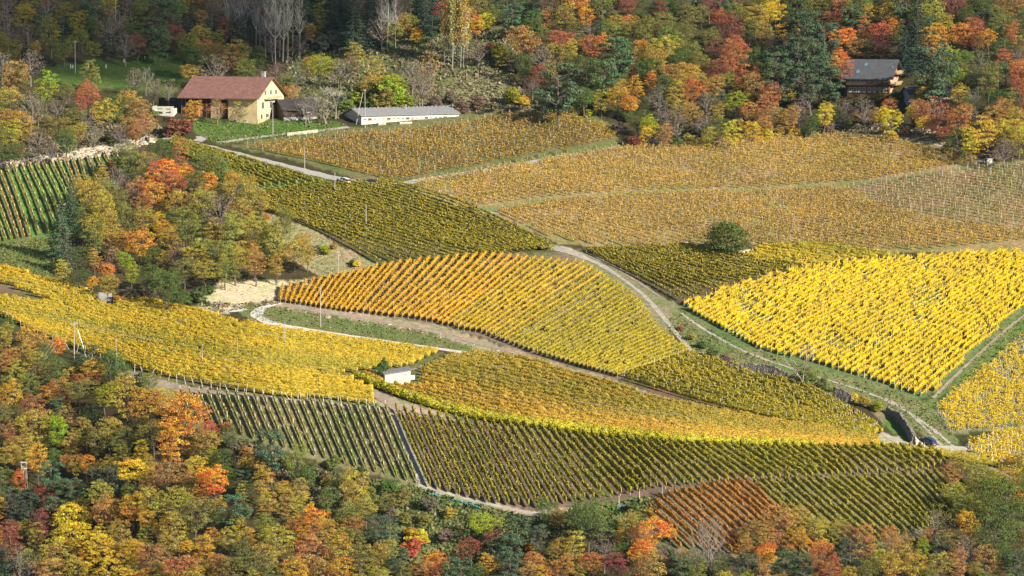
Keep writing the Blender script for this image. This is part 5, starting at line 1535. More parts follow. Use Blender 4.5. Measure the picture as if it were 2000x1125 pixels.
# chalet among the trees
cl = site('chalet', 1737, 186, RZ, (6, -4.6), 'brown timber chalet with slate roof, skylights and gable balconies among autumn trees')
gable_wall(cl, 12, 9.2, 5.6, 4.0, M['brownwood'])
gable_roof(cl, 12, 9.2, 5.6, 4.0, 1.3, M['slate'], oe=1.4)
d = MB()
d.box((6.05, 0, 1.3), (0.12, 9.0, 2.4)); d.box((6.05, 0, 4.1), (0.12, 9.0, 2.2)); d.box((6.05, 0, 6.9), (0.12, 5.0, 1.9))
d.build('gable_cladding', M['palewood'], cl)
for z in (2.75, 5.7):
    d = MB(); d.box((6.9, 0, z), (1.7, 9.4 if z < 5 else 7.2, 0.15)); o = d.build('balcony', M['palewood'], cl)
    d = MB(); d.box((7.7, 0, z + 0.55), (0.08, 9.4 if z < 5 else 7.2, 0.85)); d.build('railing', M['palewood'], o)
for z in (1.4, 4.2):
    for a in (-3, -1, 1, 3):
        opening(cl, 'R', a, z + 0.1, 1.0, 1.4, 12.1, 9.2)
    for a in (-5, -3.7, -2.4, -1.1, 0.4, 1.8, 3.2, 4.7):
        opening(cl, 'F', a, z, 0.85, 1.3, 12, 9.2)
opening(cl, 'R', 0, 7.0, 1.2, 1.4, 12.1, 9.2)
d = MB(); d.box((0, -5.1, 2.75), (12, 1.1, 0.14)); o = d.build('balcony', M['darkwood'], cl)
d = MB(); d.box((0, -5.6, 3.15), (12, 0.07, 0.75)); d.build('railing', M['darkwood'], o)
for x, f in ((-1.5, 0.72), (-3.2, 0.35)):
    yy = -(4.6 + 1.3) * (1 - f)
    zz = 5.6 + 4.0 * (1 + yy / 4.6)
    an = math.atan(4.0 / 4.6)
    q = [(x + dx, yy + dy * cos(an), zz + dy * sin(an)) for dx, dy in ((-.4, -.55), (.4, -.55), (.4, .55), (-.4, .55))]
    d = MB(); d.loft([[(a, b - 0.02, c + 0.02) for a, b, c in q], [(a, b - 0.08, c + 0.09) for a, b, c in q]]); d.build('skylight', M['skyglass'], cl)

# grey building right of the chalet, half hidden
gb = site('outbuilding', 1830, 200, radians(12), (0, -4), 'grey outbuilding with a shallow slate roof half hidden right of the chalet')
gable_wall(gb, 15, 8, 2.6, 1.6, M['grey_render'])
gable_roof(gb, 15, 8, 2.6, 1.6, 0.8, M['slate'])
opening(gb, 'F', -5.5, 1.2, 2.2, 2.2, 15, 8, name='door', glass='darkwood')
opening(gb, 'F', 3.5, 1.5, 1.1, 1.0, 15, 8)

# hut among the vines
hu = site('vineyard_hut', 802, 751, radians(12), (2.9, -1.9), 'small cream stone hut with a lean-to roof at the parcel junction')
mb = MB()
prof_ = [(-2.9, -1.0), (2.9, -1.4), (2.9, 3.1), (-2.9, 2.3)]
mb.loft([[(x, -1.9, z) for x, z in prof_], [(x, 1.9, z) for x, z in prof_]])
mb.build('wall', M['cream'], hu)
mb = MB()
q = [(-3.2, -2.1, 2.3), (3.15, -2.1, 3.16), (3.15, 2.2, 3.5), (-3.2, 2.2, 2.6)]
mb.loft([[(x, y, z) for x, y, z in q], [(x, y, z + 0.14) for x, y, z in q]])
mb.build('roof', M['corrugated'], hu)
opening(hu, 'F', 2.0, 2.5, 0.5, 0.35, 5.8, 3.8, glass='dark')
mb = MB(); mb.box((3.5, -1.0, 1.5), (0.9, 0.8, 0.9)); mb.build('meter_box', M['frame'], hu)
ty = site('tank', 728, 733, 0, (0, 0), 'small grey tank with a flat lid left of the cone-shaped tree', 'tank')
mb = MB(); mb.tube([(0, 0, 0), (0, 0, 1.0)], [0.9, 0.9], 16); mb.build('body', M['base_plaster'], ty)
mb = MB(); mb.tube([(0, 0, 1.0), (0, 0, 1.12)], [1.05, 1.05], 16); mb.build('lid', M['corrugated'], ty)

cb = site('cistern', 1932, 320, radians(10), (0, 0), 'small white concrete box at the corner where two tracks meet', 'cistern')
mb = MB(); mb.box((0, 0, 0.55), (1.3, 1.1, 1.5)); mb.build('body', M['frame'], cb)
mb = MB(); mb.box((0, 0, 1.36), (1.5, 1.3, 0.12)); mb.build('lid', M['white_wall'], cb)
mb = MB(); mb.box((0.1, -0.57, 0.6), (0.55, 0.04, 0.8)); mb.build('hatch', M['cream'], cb)

st = site('hunting_stand', 47, 950, 0.2, (0, 0), 'small pale raised lookout cabin poking out of the lower left wood', 'stand')
H0 = 3.9
for sx in (-0.5, 0.5):
    for sy in (-0.5, 0.5):
        mb = MB(); mb.tube([(sx * 1.5, sy * 1.5, -0.5), (sx, sy, H0)], [0.07, 0.06], 6); mb.build('leg', M['pole'], st)
mb = MB(); mb.box((0, 0, H0), (1.3, 1.3, 0.1)); mb.box((0, -0.62, H0 + 0.35), (1.3, 0.05, 0.6)); mb.box((0.62, 0, H0 + 0.35), (0.05, 1.2, 0.6)); mb.box((-0.62, 0, H0 + 0.35), (0.05, 1.2, 0.6))
for sx in (-0.6, 0.6):
    mb.box((sx, -0.62, H0 + 0.95), (0.08, 0.08, 0.7)); mb.box((sx, 0.6, H0 + 0.95), (0.08, 0.08, 0.7))
mb.build('cabin', M['white_wall'], st)
mb = MB(); mb.box((0, 0, H0 + 1.35), (1.6, 1.6, 0.1)); mb.build('roof', M['white_wall'], st)
mb = MB(); mb.tube([(-0.25, -0.8, H0), (-0.25, -1.7, -0.4)], [0.04, 0.04], 5); mb.tube([(0.25, -0.8, H0), (0.25, -1.7, -0.4)], [0.04, 0.04], 5)
for k in range(9):
    mb.tube([(-0.25, -0.85 - k * 0.09, H0 - 0.4 * k - 0.1), (0.25, -0.85 - k * 0.09, H0 - 0.4 * k - 0.1)], [0.03, 0.03], 4)
mb.build('ladder', M['pole'], st)


# ------------------------------------------------------------------ dry stone walls and rock banks
def stone_mat(name, c1, c2, scale):
    m, t, out = newmat(name)
    b = N(t, 'ShaderNodeBsdfPrincipled', Roughness=0.95)
    geo = N(t, 'ShaderNodeNewGeometry')
    vo = N(t, 'ShaderNodeTexVoronoi', Scale=scale)
    mp = N(t, 'ShaderNodeMapping')
    mp.inputs['Scale'].default_value = (1, 1, 2.2)
    t.links.new(geo.outputs['Position'], mp.inputs[0])
    t.links.new(mp.outputs[0], vo.inputs['Vector'])
    mx = N(t, 'ShaderNodeMix', data_type='RGBA')
    mx.inputs[6].default_value = (*c1, 1)
    mx.inputs[7].default_value = (*c2, 1)
    se = N(t, 'ShaderNodeSeparateColor')
    t.links.new(vo.outputs['Color'], se.inputs[0])
    t.links.new(se.outputs[0], mx.inputs[0])
    t.links.new(mx.outputs[2], b.inputs['Base Color'])
    bp = N(t, 'ShaderNodeBump', Strength=1.0, Distance=0.25)
    bp.invert = True
    t.links.new(vo.outputs['Distance'], bp.inputs['Height'])
    t.links.new(bp.outputs[0], b.inputs['Normal'])
    t.links.new(b.outputs[0], out.inputs[0])
    return m


M['drystone'] = stone_mat('dry_stone', (0.10, 0.085, 0.07), (0.34, 0.30, 0.24), 2.6)
M['palestone'] = stone_mat('pale_limestone', (0.34, 0.28, 0.19), (0.56, 0.48, 0.36), 1.2)


def stone_wall(pl, h, label, mat='drystone', thick=0.6, name='stone_wall', jag=0.25, down=0.6):
    r = resample(pl, 80)
    u, v, w = row_world(r, 0.5)
    t = np.gradient(w[:, :2], axis=0)
    t /= np.linalg.norm(t, axis=1, keepdims=True)
    nr = np.stack([-t[:, 1], t[:, 0]], 1)
    if nr[:, 1].mean() > 0:
        nr = -nr                   # faces the camera side, downhill
    n = len(w)
    hh = np.interp(np.linspace(0, 1, n), np.linspace(0, 1, len(h)), h) + np.convolve(rng.normal(0, jag, n), np.ones(3) / 3, 'same')
    rings = []
    for i in range(n):
        lean = 0.12 * hh[i]
        ring = []
        for a, z in ((thick * 0.6 + lean, -down), (thick * 0.55 + lean * 0.6, hh[i] * 0.4), (thick * 0.5, hh[i] * 0.8), (thick * 0.35, hh[i]), (-thick * 0.5, hh[i] * 1.0), (-thick * 0.6, -down)):
            a += rng.normal(0, 0.06)
            ring.append((w[i, 0] + nr[i, 0] * a, w[i, 1] + nr[i, 1] * a, w[i, 2] + z + rng.normal(0, 0.04)))
        rings.append(ring)
    mb = MB()
    mb.loft(rings)
    return tag(mb.build(name, M[mat]), label, 'stone wall')


stone_wall([(1420, 722), (1450, 728), (1500, 738), (1556, 752)], [1.2, 2.6, 3.0, 1.6], 'crumbling grey stone wall left of the pale leafless tree')
stone_wall([(1628, 776), (1645, 781), (1664, 787)], [2.4, 2.2, 2.0], 'short stretch of stone wall between the ivy and the yellow bush')
stone_wall([(1733, 806), (1748, 816), (1762, 832), (1774, 850), (1786, 868)], [1.2, 2.2, 2.4, 2.0], 'dark curving retaining wall leading down to the blue car', thick=0.8)
stone_wall([(1786, 868), (1793, 868), (1800, 867)], [1.7, 1.1, 0.5], 'pale rubble end of the curving retaining wall beside the blue car', mat='palestone', thick=0.9)
stone_wall([(1428, 505), (1442, 500), (1458, 494), (1478, 487)], [0.9, 1.2, 0.8, 0.6], 'low white limestone ledge right of the round tree', mat='palestone', thick=0.9)
stone_wall([(560, 265), (580, 263), (620, 258)], [0.7, 0.8, 0.7], 'low cream wall on the lawn below the farmhouse', mat='palestone', thick=0.5, jag=0.08)
stone_wall([(738, 244), (745, 243.5), (753, 243)], [0.5, 0.5], 'left one of two low white blocks below the shed', mat='palestone', jag=0.03)
stone_wall([(780, 242), (792, 241.5), (804, 241)], [0.5, 0.5], 'right one of two low white blocks below the shed', mat='palestone', jag=0.03)


def rubble(name, poly, n, size, mat, label=None, kind='stuff', flat=0.6, seed=5):
    """a bank of broken rock and scree lying on the slope"""
    r = np.random.default_rng(seed)
    poly = np.array(poly, float)
    u = r.uniform(poly[:, 0].min(), poly[:, 0].max(), n * 6)
    v = r.uniform(poly[:, 1].min(), poly[:, 1].max(), n * 6)
    k = inside(poly, u, v)
    u, v = u[k][:n], v[k][:n]
    p = P(u, v)
    m = len(p)
    base = np.array([(-1, -1, -.6), (1, -1, -.6), (1, 1, -.6), (-1, 1, -.6), (-.7, -.6, .7), (.6, -.7, .6), (.7, .6, .7), (-.6, .7, .6)], float)
    s = size * r.lognormal(0, 0.5, m)
    a = r.uniform(0, 6.28, m)
    vv = base[None] * r.uniform(0.7, 1.3, (m, 8, 3)) * s[:, None, None] * np.array([1.3, 0.9, flat])
    x = vv[..., 0] * np.cos(a)[:, None] - vv[..., 1] * np.sin(a)[:, None]
    y = vv[..., 0] * np.sin(a)[:, None] + vv[..., 1] * np.cos(a)[:, None]
    vv = np.stack([x, y, vv[..., 2]], -1) + p[:, None]
    q = np.array([(4, 5, 6, 7), (0, 1, 5, 4), (1, 2, 6, 5), (2, 3, 7, 6), (3, 0, 4, 7)])
    q = (q[None] + (np.arange(m) * 8)[:, None, None]).reshape(-1, 4)
    return tag(link(name, fast_mesh(name, vv.reshape(-1, 3), q), M[mat]), label, None, None, kind)


rubble('scree', [(0, 318), (60, 305), (120, 300), (200, 282), (290, 266), (305, 274), (240, 296), (150, 312), (60, 322), (0, 328)], 900, 0.32, 'palestone', 'pale limestone scree bank above the grassy vine rows')
rubble('scree', [(390, 602), (392, 588), (430, 550), (500, 547), (628, 547), (600, 560), (545, 585), (480, 600), (430, 612)], 350, 0.11, 'palestone', 'cream rubble in the small quarry below the knoll', seed=6)
rubble('gravel_stones', [(1330, 470), (1345, 474), (1400, 484), (1440, 500), (1400, 498), (1350, 484)], 120, 0.2, 'palestone', 'loose stones in the shade left of the round tree', seed=7)
rubble('scree', [(1600, 243), (1740, 241), (1830, 256), (1830, 264), (1740, 250), (1600, 250)], 170, 0.28, 'palestone', 'pale broken bank under the chalet trees', seed=8)
rubble('gravel_stones', [(560, 604), (700, 622), (860, 648), (940, 674), (1200, 745), (1400, 806), (1300, 792), (1040, 712), (860, 662), (700, 632), (560, 608)], 700, 0.13, 'palestone', 'stones strewn along the earth track', seed=9)


def tufts(name, poly, n, h, col, label, seed, spread=1.0):
    """rough grass: upright blades and small clumps"""
    r = np.random.default_rng(seed)
    poly = np.array(poly, float)
    u = r.uniform(poly[:, 0].min(), poly[:, 0].max(), n * 5)
    v = r.uniform(poly[:, 1].min(), poly[:, 1].max(), n * 5)
    k = inside(poly, u, v) & (vnoise(u, v, 9, seed) > r.uniform(-0.55, 0.2, len(u)))
    u, v = u[k][:n], v[k][:n]
    p = P(u, v)
    m = len(p)
    hh = h * r.lognormal(0, 0.35, m)
    p[:, 2] += hh * 0.35
    nr = unit(r.normal(size=(m, 3)) * [1, 1, 0.6])
    V, Q, T = leaf_quads(p, nr, hh * 1.2, r.random(m))
    m_, t, out = newmat(name)
    at = N(t, 'ShaderNodeAttribute', attribute_name='tone')
    rp = ramp(t, [(i / (len(col) - 1), c) for i, c in enumerate(col)])
    t.links.new(at.outputs['Fac'], rp.inputs[0])
    leaf_shader(t, out, rp.outputs[0], 0.3)
    return tag(link(name, fast_mesh(name, V, Q, T), m_), label, None, None, 'stuff')


GT = [(0.07, 0.13, 0.03), (0.16, 0.19, 0.06), (0.32, 0.28, 0.15)]
DT = [(0.10, 0.11, 0.05), (0.26, 0.22, 0.13), (0.40, 0.33, 0.20)]
BT = [(0.07, 0.10, 0.035), (0.20, 0.15, 0.07), (0.36, 0.30, 0.24)]
tufts('rough_grass', [(690, 930), (815, 952), (930, 985), (1045, 1012), (1180, 990), (1260, 970), (1300, 990), (1200, 1040), (1000, 1060), (900, 1125), (820, 1125), (740, 1020)], 9000, 0.45, GT, 'rough grass and brambles on the bank under the steep rows', 21)
tufts('rough_grass', [(400, 830), (520, 880), (640, 920), (740, 950), (700, 1010), (600, 980), (500, 930), (420, 880)], 3500, 0.5, BT, 'brambles and rough growth between the wood and the red-tinged rows', 41)
tufts('dry_grass', [(516, 414), (600, 448), (680, 492), (738, 524), (690, 545), (640, 552), (600, 520), (560, 470)], 1500, 0.2, DT, 'dry grass on the bank right of the knoll', 22)
tufts('rough_grass', [(470, 602), (560, 600), (850, 652), (940, 685), (860, 680), (640, 648), (500, 626)], 3500, 0.22, GT, 'short grass in the wedge beside the white track', 23)
tufts('rough_grass', [(1320, 596), (1400, 652), (1500, 692), (1700, 748), (1800, 782), (1880, 870), (1840, 868), (1720, 800), (1560, 752), (1430, 712), (1350, 680), (1300, 640)], 6000, 0.28, GT, 'grass verge below the brilliant yellow vines', 24)
tufts('dry_grass', [(560, 100), (700, 105), (780, 80), (1000, 55), (1015, 110), (1000, 160), (1060, 213), (900, 222), (780, 210), (660, 232), (560, 232)], 12000, 0.5, DT, 'tall dull grass on the slope above the shed', 25)
tufts('rough_grass', [(380, 236), (480, 240), (660, 238), (680, 246), (640, 258), (430, 283), (395, 268)], 2500, 0.28, GT, 'lawn grass below the farmhouse', 26)
tufts('dry_grass', [(0, 290), (150, 240), (280, 235), (360, 262), (290, 268), (0, 322)], 5000, 0.55, DT, 'dry scrub above the scree bank', 27)
tufts('rough_grass', [(2080, 560), (2000, 602), (1958, 648), (1830, 772), (1800, 785), (1822, 800), (1895, 740), (1988, 664), (2080, 620)], 2500, 0.25, GT, 'grass along the track between the two yellow parcels', 28)
tufts('dry_grass', [(1600, 250), (1740, 250), (1830, 264), (1925, 312), (1850, 284), (1700, 262)], 2500, 0.4, DT, 'dry grass under the chalet bank', 29)
tufts('bramble', [(382, 600), (430, 612), (480, 604), (545, 594), (560, 586), (470, 594), (400, 590)], 500, 0.4, BT, 'low brambles on the quarry rim', 30)
tufts('rough_grass', [(0, 476), (115, 464), (120, 545), (0, 524)], 2500, 0.3, GT, 'meadow grass in the shade left of the knoll', 31)

# ------------------------------------------------------------------ poles, wires
def pole(u, v, h_px, label, arm=None, r=0.10, lean=(0, 0), name='utility_pole', mat='pole', cat='pole'):
    s_ = px(u, v)
    H = h_px / s_
    p = P(u, v)
    root = link(name, None, loc=p)
    tag(root, label, cat)
    mb = MB(); mb.tube([(0, 0, -0.5), (lean[0] * 0.5, lean[1] * 0.5, H * 0.5), (lean[0], lean[1], H)], [r, r * 0.85, r * 0.7], 8)
    mb.build('shaft', M[mat], root)
    if arm:
        mb = MB(); mb.box((lean[0], lean[1], H - 0.4), (arm, 0.12, 0.14)); a = mb.build('crossarm', M[mat], root)
        for sx in (-0.42, 0, 0.42):
            mb = MB(); mb.tube([(lean[0] + sx * arm, lean[1], H - 0.33), (lean[0] + sx * arm, lean[1], H - 0.1)], [0.05, 0.04], 6); mb.build('insulator', M['frame'], a)
    return p + np.array([lean[0], lean[1], H])


T = {}
T[0] = pole(147, 143, 64, 'tall pale pole standing in the shaded meadow', arm=0.8)
T[1] = pole(533, 263, 58, 'thin pole on the lawn right in front of the farmhouse gable', r=0.1)
T[2] = pole(713, 250, 76, 'upright wooden pole at the near end of the long shed', arm=0.7)
mb_ = pole(695, 243, 62, 'slanting prop leaning against the pole by the shed', lean=(1.9, 0.6), r=0.1, name='pole_prop')
T[3] = pole(595, 338, 48, 'pale pole beside the farm road, left of the white car', r=0.1)
T[4] = pole(654, 379, 42, 'pale pole just below the road next to the white car', r=0.11)
T[5] = pole(715, 446, 46, 'pale pole standing in the middle of the olive-green parcel', r=0.11)
T[6] = pole(661, 541, 52, 'pale pole on the dry bank above the amber rows', arm=0.6, r=0.1)
T[7] = pole(626, 639, 82, 'tall pole in the grass wedge beside the white track', r=0.1)
T[8] = pole(556, 679, 50, 'pole in the banded parcel below the white track', r=0.1)
T[9] = pole(464, 702, 44, 'pole in the banded parcel, left of the tallest ones', r=0.08)
T[10] = pole(395, 714, 42, 'pole amid the banded parcel above the wood corner', r=0.08)
T[11] = pole(227, 722, 62, 'thin pole at the lower edge of the banded parcel', r=0.09)
T[12] = pole(145, 703, 74, 'pole with a crossarm at the edge of the lower left wood', arm=1.6, r=0.13)
pole(169, 698, 54, 'pale leaning prop beside the pole with the crossarm', lean=(-2.0, 0.4), r=0.15, name='pole_prop', mat='frame')
T[13] = pole(226, 62, 60, 'bare white snag in the upper left wood', r=0.1)


def wire(a, b, label, sag=0.6, r=0.022, name='overhead_wire'):
    a, b = np.array(a), np.array(b)
    pts = [a * (1 - t) + b * t - np.array([0, 0, sag * 4 * t * (1 - t)]) for t in np.linspace(0, 1, 12)]
    mb = MB(); mb.tube(pts, [r] * 12, 4)
    return tag(mb.build(name, M['wire']), label, 'wire', 'overhead wires')


def above(u, v, h):
    return P(u, v, h)


for k, (x0, x1) in enumerate([(97, -12), (104, -4), (111, 6)]):
    wire(above(x0, 720, 5.6), above(x1, 860, 5.5), f'{["left", "middle", "right"][k]} one of three power wires over the lower left wood', 0.4)
wire(T[12] + [0.3, 0, -0.3], above(320, 690, 2.9), 'wire falling from the crossarm pole across the banded parcel', 0.5, 0.025)

# pale top wires of the trellis
TW = [((90, 616), (205, 642), (320, 667)), ((331, 669), (384, 677)), ((155, 645), (280, 672)), ((315, 679), (347, 685)), ((368, 689), (435, 699), (500, 709)), ((213, 680), (328, 700)), ((389, 709), (477, 720)),
      ((416, 721), (500, 731)), ((341, 741), (467, 752)), ((267, 589), (379, 608)), ((307, 620), (368, 629)), ((93, 657), (141, 663)), ((500, 652), (551, 657)), ((559, 683), (607, 688)), ((500, 699), (556, 708)),
      ((583, 712), (636, 720)), ((873, 757), (1000, 779)), ((916, 731), (964, 735)), ((940, 713), (991, 717)), ((1000, 779), (1232, 816)), ((1248, 817), (1336, 827)), ((1125, 784), (1260, 803), (1400, 820)),
      ((1000, 739), (1091, 747)), ((1272, 601), (1165, 651), (1120, 675)), ((1160, 571), (1021, 653)), ((1588, 491), (1692, 509)), ((0, 537), (120, 571))]
WIRES = []
for k, pl in enumerate(TW):
    h = 1.95
    n = 24
    q = resample(pl, n)
    # the pixel line is where the wire shows: its foot lies lower in the picture
    vv = q[:, 1] + h * np.array([px(a, b) for a, b in q])
    pts = P(q[:, 0], vv, h)
    mb = MB(); mb.tube(list(pts), [0.022 if k % 3 else 0.03] * n, 4)
    a, b = pl[0]
    w_ = 'the middle yellow-green parcel' if 1020 <= min(a, pl[-1][0]) and b < 680 and a < 1300 else 'the banded left parcel' if a < 640 else 'the long russet parcel' if a < 1500 else 'the yellow-ochre parcel'
    WIRES.append((mb.build('trellis_wire', M['wire']), w_, sum(p[1] for p in pl) / len(pl), abs(pl[-1][0] - a) > 100))
for w_ in sorted({x[1] for x in WIRES}):
    xs = sorted([x for x in WIRES if x[1] == w_], key=lambda x: x[2])
    for k, x in enumerate(xs):
        tag(x[0], f'{"long" if x[3] else "short"} pale trellis wire, {ordinal(k + 1)} from the top in {w_}', 'wire', f'pale trellis wires over {w_}')

# white markers in the shaded meadow
for k, (u, v, h_) in enumerate([(138, 133, 7), (142, 133, 6), (173, 132, 7), (207, 133, 7), (242, 122, 7), (283, 117, 7), (327, 112, 6)]):
    s_ = px(u, v)
    mb = MB(); mb.tube([(0, 0, -0.1), (0, 0, h_ / s_)], [0.12, 0.11], 8)
    o = mb.build('tree_guard', M['frame']); o.location = P(u, v).tolist()
    tag(o, f'{ordinal(k + 1)} white sapling guard from the left in the shaded meadow', 'tree guard', 'white sapling guards in the meadow')

# end posts braced outwards along the lower edge of the banded parcel
EP = resample([(-5, 622), (60, 655), (150, 697), (250, 731), (350, 757), (480, 775), (600, 792), (735, 803)], 46)
epm = MB(); epm.tube([(0, 0, -0.2), (0, 0, 1.9)], [0.055, 0.05], 5); epm = epm.mesh('post'); epm.materials.append(M['frame'])
for k, (u, v) in enumerate(EP):
    v -= 5
    o = link('end_post', epm, loc=P(u, v))
    o.rotation_euler = (rng.normal(0.12, 0.12), rng.normal(0, 0.22), 0)
    tag(o, f'{ordinal(k + 1)} pale end post from the left along the lower edge of the banded parcel', 'post', 'end posts below the banded parcel')

# blue netting rolls
M['net'] = solid('blue_green_net', (0.05, 0.24, 0.25), 0.6, 0.3, 3)
M['bluenet'] = solid('blue_tarpaulin', (0.05, 0.16, 0.33), 0.5, 0.25, 3)
for k, (pl, m_, l) in enumerate([([(838, 966), (848, 968), (858, 970)], 'net', 'short strip of blue-green netting at the foot of the steep rows'), ([(883, 978), (905, 984), (930, 992), (938, 994)], 'net', 'long strip of blue-green netting at the foot of the steep rows'),
                            ([(1208, 992), (1222, 989), (1236, 985)], 'bluenet', 'crumpled blue tarpaulin below the row ends')]):
    q = resample(pl, 14)
    mb = MB()
    pts = P(q[:, 0], q[:, 1], 0.25) + rng.normal(0, 0.08, (14, 3))
    mb.tube(list(pts), list(rng.uniform(0.12, 0.28, 14)), 7)
    tag(mb.build('netting' if k < 2 else 'tarpaulin', M[m_]), l, 'netting')
for (u, v, h_, l) in [(1209, 988, 20, 'left white end post by the blue tarpaulin'), (1249, 976, 20, 'right white end post above the blue tarpaulin'), (1293, 972, 22, 'thick grey wrapped post at the corner of the lowest parcel')]:
    pole(u, v, h_, l, r=0.07 if u < 1280 else 0.2, name='end_post', mat='frame' if u < 1280 else 'corrugated', cat='post')


# ------------------------------------------------------------------ cars
def car(name, u, v, heading, paint, label, estate=True):
    """heading: direction the bonnet points, radians from +x"""
    M_p = solid(name + '_paint', paint, 0.25, 0.04, 1.0)
    root = link(name, None, loc=P(u, v, 0.06))
    tag(root, label, 'car')
    hd = np.array([cos(heading), sin(heading)])
    a = P(u, v)
    f = Gz(a[0] + hd[0] * 1.5, a[1] + hd[1] * 1.5) - Gz(a[0] - hd[0] * 1.5, a[1] - hd[1] * 1.5)
    root.rotation_euler = (0, -math.atan2(float(f), 3.0), heading)
    W = 0.88
    # stations along the car: x, half width, sill z, belt z
    st_ = [(-2.0, 0.74, 0.42, 0.82), (-1.93, 0.82, 0.26, 0.95), (-1.5, W, 0.24, 0.97), (-0.5, W, 0.24, 0.95), (0.7, W, 0.24, 0.93), (1.2, W, 0.24, 0.86), (1.75, 0.83, 0.26, 0.74), (2.0, 0.68, 0.38, 0.62)]
    mb = MB()
    mb.loft([[(x, -w, z0), (x, -w * 1.0, (z0 + z1) / 2), (x, -w * 0.93, z1), (x, -w * 0.4, z1 + 0.035), (x, w * 0.4, z1 + 0.035), (x, w * 0.93, z1), (x, w, (z0 + z1) / 2), (x, w, z0)] for x, w, z0, z1 in st_])
    mb.build('body', M_p, root, smooth=False)
    gh = [(-1.92, 0.74, 0.92, 0.95), (-1.62, 0.68, 0.92, 1.42), (-1.0, 0.67, 0.92, 1.48), (0.1, 0.66, 0.92, 1.47), (0.45, 0.66, 0.92, 1.38), (1.15, 0.74, 0.86, 0.92)]
    mb = MB()
    mb.loft([[(x, -0.80, z0), (x, -w, z1 - 0.03), (x, -w * 0.8, z1), (x, w * 0.8, z1), (x, w, z1 - 0.03), (x, 0.80, z0)] for x, w, z0, z1 in gh])
    mb.build('glasshouse', M['glass'], root)
    mb = MB()
    q = [(-1.66, 0.6), (-1.0, 0.6), (0.1, 0.59), (0.42, 0.57)]
    zz = [1.44, 1.50, 1.49, 1.41]
    mb.loft([[(x, -w, z), (x, -w * 0.8, z + 0.025), (x, w * 0.8, z + 0.025), (x, w, z)] for (x, w), z in zip(q, zz)])
    mb.build('roof', M_p, root)
    for s in (-1, 1):
        for x0, x1 in ((-1.15, -1.07), (-0.2, -0.12)):
            mb = MB(); mb.loft([[(x0, s * 0.81, 0.93), (x1, s * 0.81, 0.93), (x1, s * 0.66, 1.46), (x0, s * 0.66, 1.46)], [(x0, s * 0.84, 0.93), (x1, s * 0.84, 0.93), (x1, s * 0.69, 1.46), (x0, s * 0.69, 1.46)]])
            mb.build('pillar', M_p, root)
        mb = MB(); mb.box((-1.98, s * 0.66, 0.84), (0.09, 0.2, 0.3)); mb.build('tail_light', M['tail'], root)
        mb = MB(); mb.box((1.93, s * 0.6, 0.62), (0.14, 0.26, 0.13)); mb.build('headlight', M['frame'], root)
        mb = MB(); mb.box((0.75, s * 0.95, 0.98), (0.14, 0.2, 0.13)); mb.build('mirror', M_p, root)
        for x in (-1.3, 1.3):
            wv = MB(); wv.tube([(x, s * 0.70, 0.31), (x, s * 0.895, 0.31)], [0.31, 0.31], 18); wo = wv.build('wheel', M['tyre'], root)
            wv = MB(); wv.tube([(x, s * 0.885, 0.31), (x, s * 0.905, 0.31)], [0.19, 0.17], 12); wv.build('rim', M['corrugated'], wo)
    mb = MB(); mb.box((-2.02, 0, 0.55), (0.04, 0.5, 0.12)); mb.build('number_plate', M['frame'], root)
    mb = MB(); mb.box((-1.99, 0, 0.36), (0.1, 1.5, 0.16)); mb.build('bumper', M['tyre'], root)
    return root


M['tail'] = solid('tail_light_red', (0.5, 0.02, 0.015), 0.3, 0.05, 1)
M['tyre'] = solid('tyre_rubber', (0.02, 0.02, 0.02), 0.8, 0.1, 1)
car('parked_car', 671, 358, radians(137), (0.74, 0.74, 0.72), 'white hatchback on the farm road seen from behind')
car('parked_car', 722, 361.5, radians(160), (0.03, 0.06, 0.16), 'dark blue car mostly hidden behind the top vine row')
car('parked_car', 1811, 867, radians(135), (0.025, 0.06, 0.15), 'dark blue hatchback parked below the curving stone wall')

# ------------------------------------------------------------------ unseen cloudlike blocker added to shade the upper wood
M_c, t_, o_ = newmat('sun_blocker_veil')
tr__ = N(t_, 'ShaderNodeBsdfTransparent')
df_ = N(t_, 'ShaderNodeBsdfDiffuse')
df_.inputs[0].default_value = (0.9, 0.9, 0.9, 1)
mx_ = N(t_, 'ShaderNodeMixShader')
mx_.inputs[0].default_value = 0.5
t_.links.new(tr__.outputs[0], mx_.inputs[1])
t_.links.new(df_.outputs[0], mx_.inputs[2])
t_.links.new(mx_.outputs[0], o_.inputs[0])


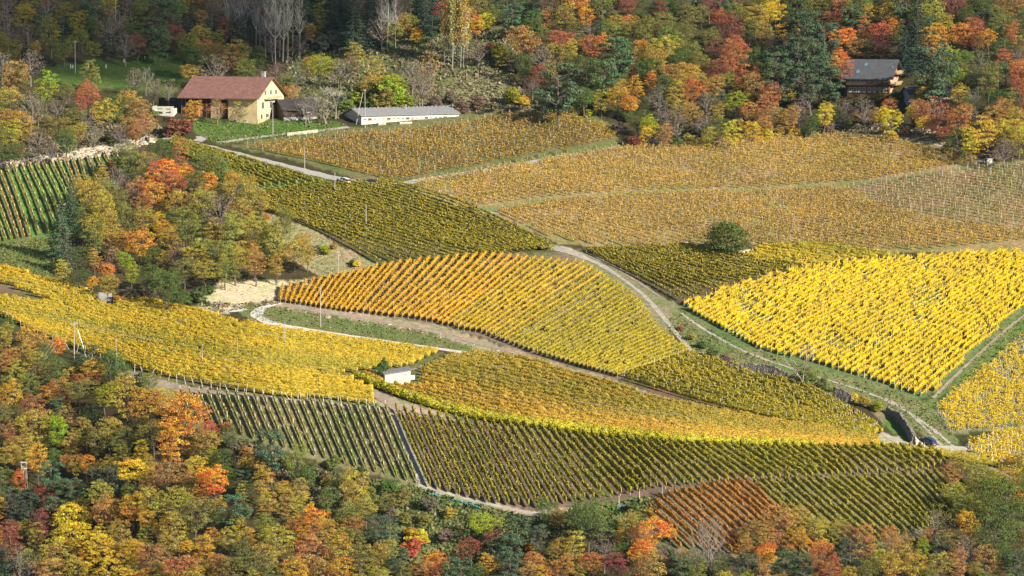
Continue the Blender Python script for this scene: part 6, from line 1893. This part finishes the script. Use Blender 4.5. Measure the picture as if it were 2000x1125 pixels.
def sun_blocker(u, v, dist, sx, sy, label, seed):
    c = P(u, v) + sun_dir * dist
    r = np.random.default_rng(seed)
    n1, n2 = 40, 20
    lumps = [(unit(r.normal(size=3)), r.uniform(0.1, 0.35)) for _ in range(14)]
    V = []
    for j in range(n2 + 1):
        th = pi * j / n2
        for i in range(n1):
            d = np.array([sin(th) * cos(2 * pi * i / n1), sin(th) * sin(2 * pi * i / n1), cos(th)])
            k = 0.85 + sum(a * max(0, d.dot(l)) ** 6 for l, a in lumps)
            V.append((c[0] + d[0] * sx * k, c[1] + d[1] * sy * k, c[2] + d[2] * 12 * k))
    Fq = [(j * n1 + i, j * n1 + (i + 1) % n1, (j + 1) * n1 + (i + 1) % n1, (j + 1) * n1 + i) for j in range(n2) for i in range(n1)]
    me = bpy.data.meshes.new('sun_blocker')
    me.from_pydata(V, [], Fq)
    me.polygons.foreach_set('use_smooth', [True] * len(Fq))
    tag(link('sun_blocker', me, M_c), label, None, None, 'structure')


sun_blocker(300, -20, 900, 88, 105, 'unseen cloudlike blocker, added to shade the upper left wood', 3)

# ------------------------------------------------------------------ air
hz = MB()
hz.box((0, 500, 90), (2600, 3000, 1))
me_z = [o for o in C.objects if o.name == 'hillside'][0].data
zz_ = np.empty(len(me_z.vertices) * 3, np.float32)
me_z.vertices.foreach_get('co', zz_)
zz_ = zz_.reshape(-1, 3)
lo_, hi_ = zz_.min(0), zz_.max(0)
zlo, zhi = float(lo_[2]) - 7.5, max(float(hi_[2]) + 45, 240.0)
hz = MB()
hz.box((0, 0, (zlo + zhi) / 2), (10040, 10040, zhi - zlo))
mh, th, oh = newmat('haze')
pv = N(th, 'ShaderNodeVolumePrincipled')
pv.inputs['Color'].default_value = (0.62, 0.80, 1.0, 1)
pv.inputs['Density'].default_value = 0.000016
pv.inputs['Anisotropy'].default_value = 0.2
th.links.new(pv.outputs[0], oh.inputs['Volume'])
tag(hz.build('haze', mh), 'thin bluish autumn haze over the slope', None, None, 'stuff')
print('HILL', lo_, hi_)
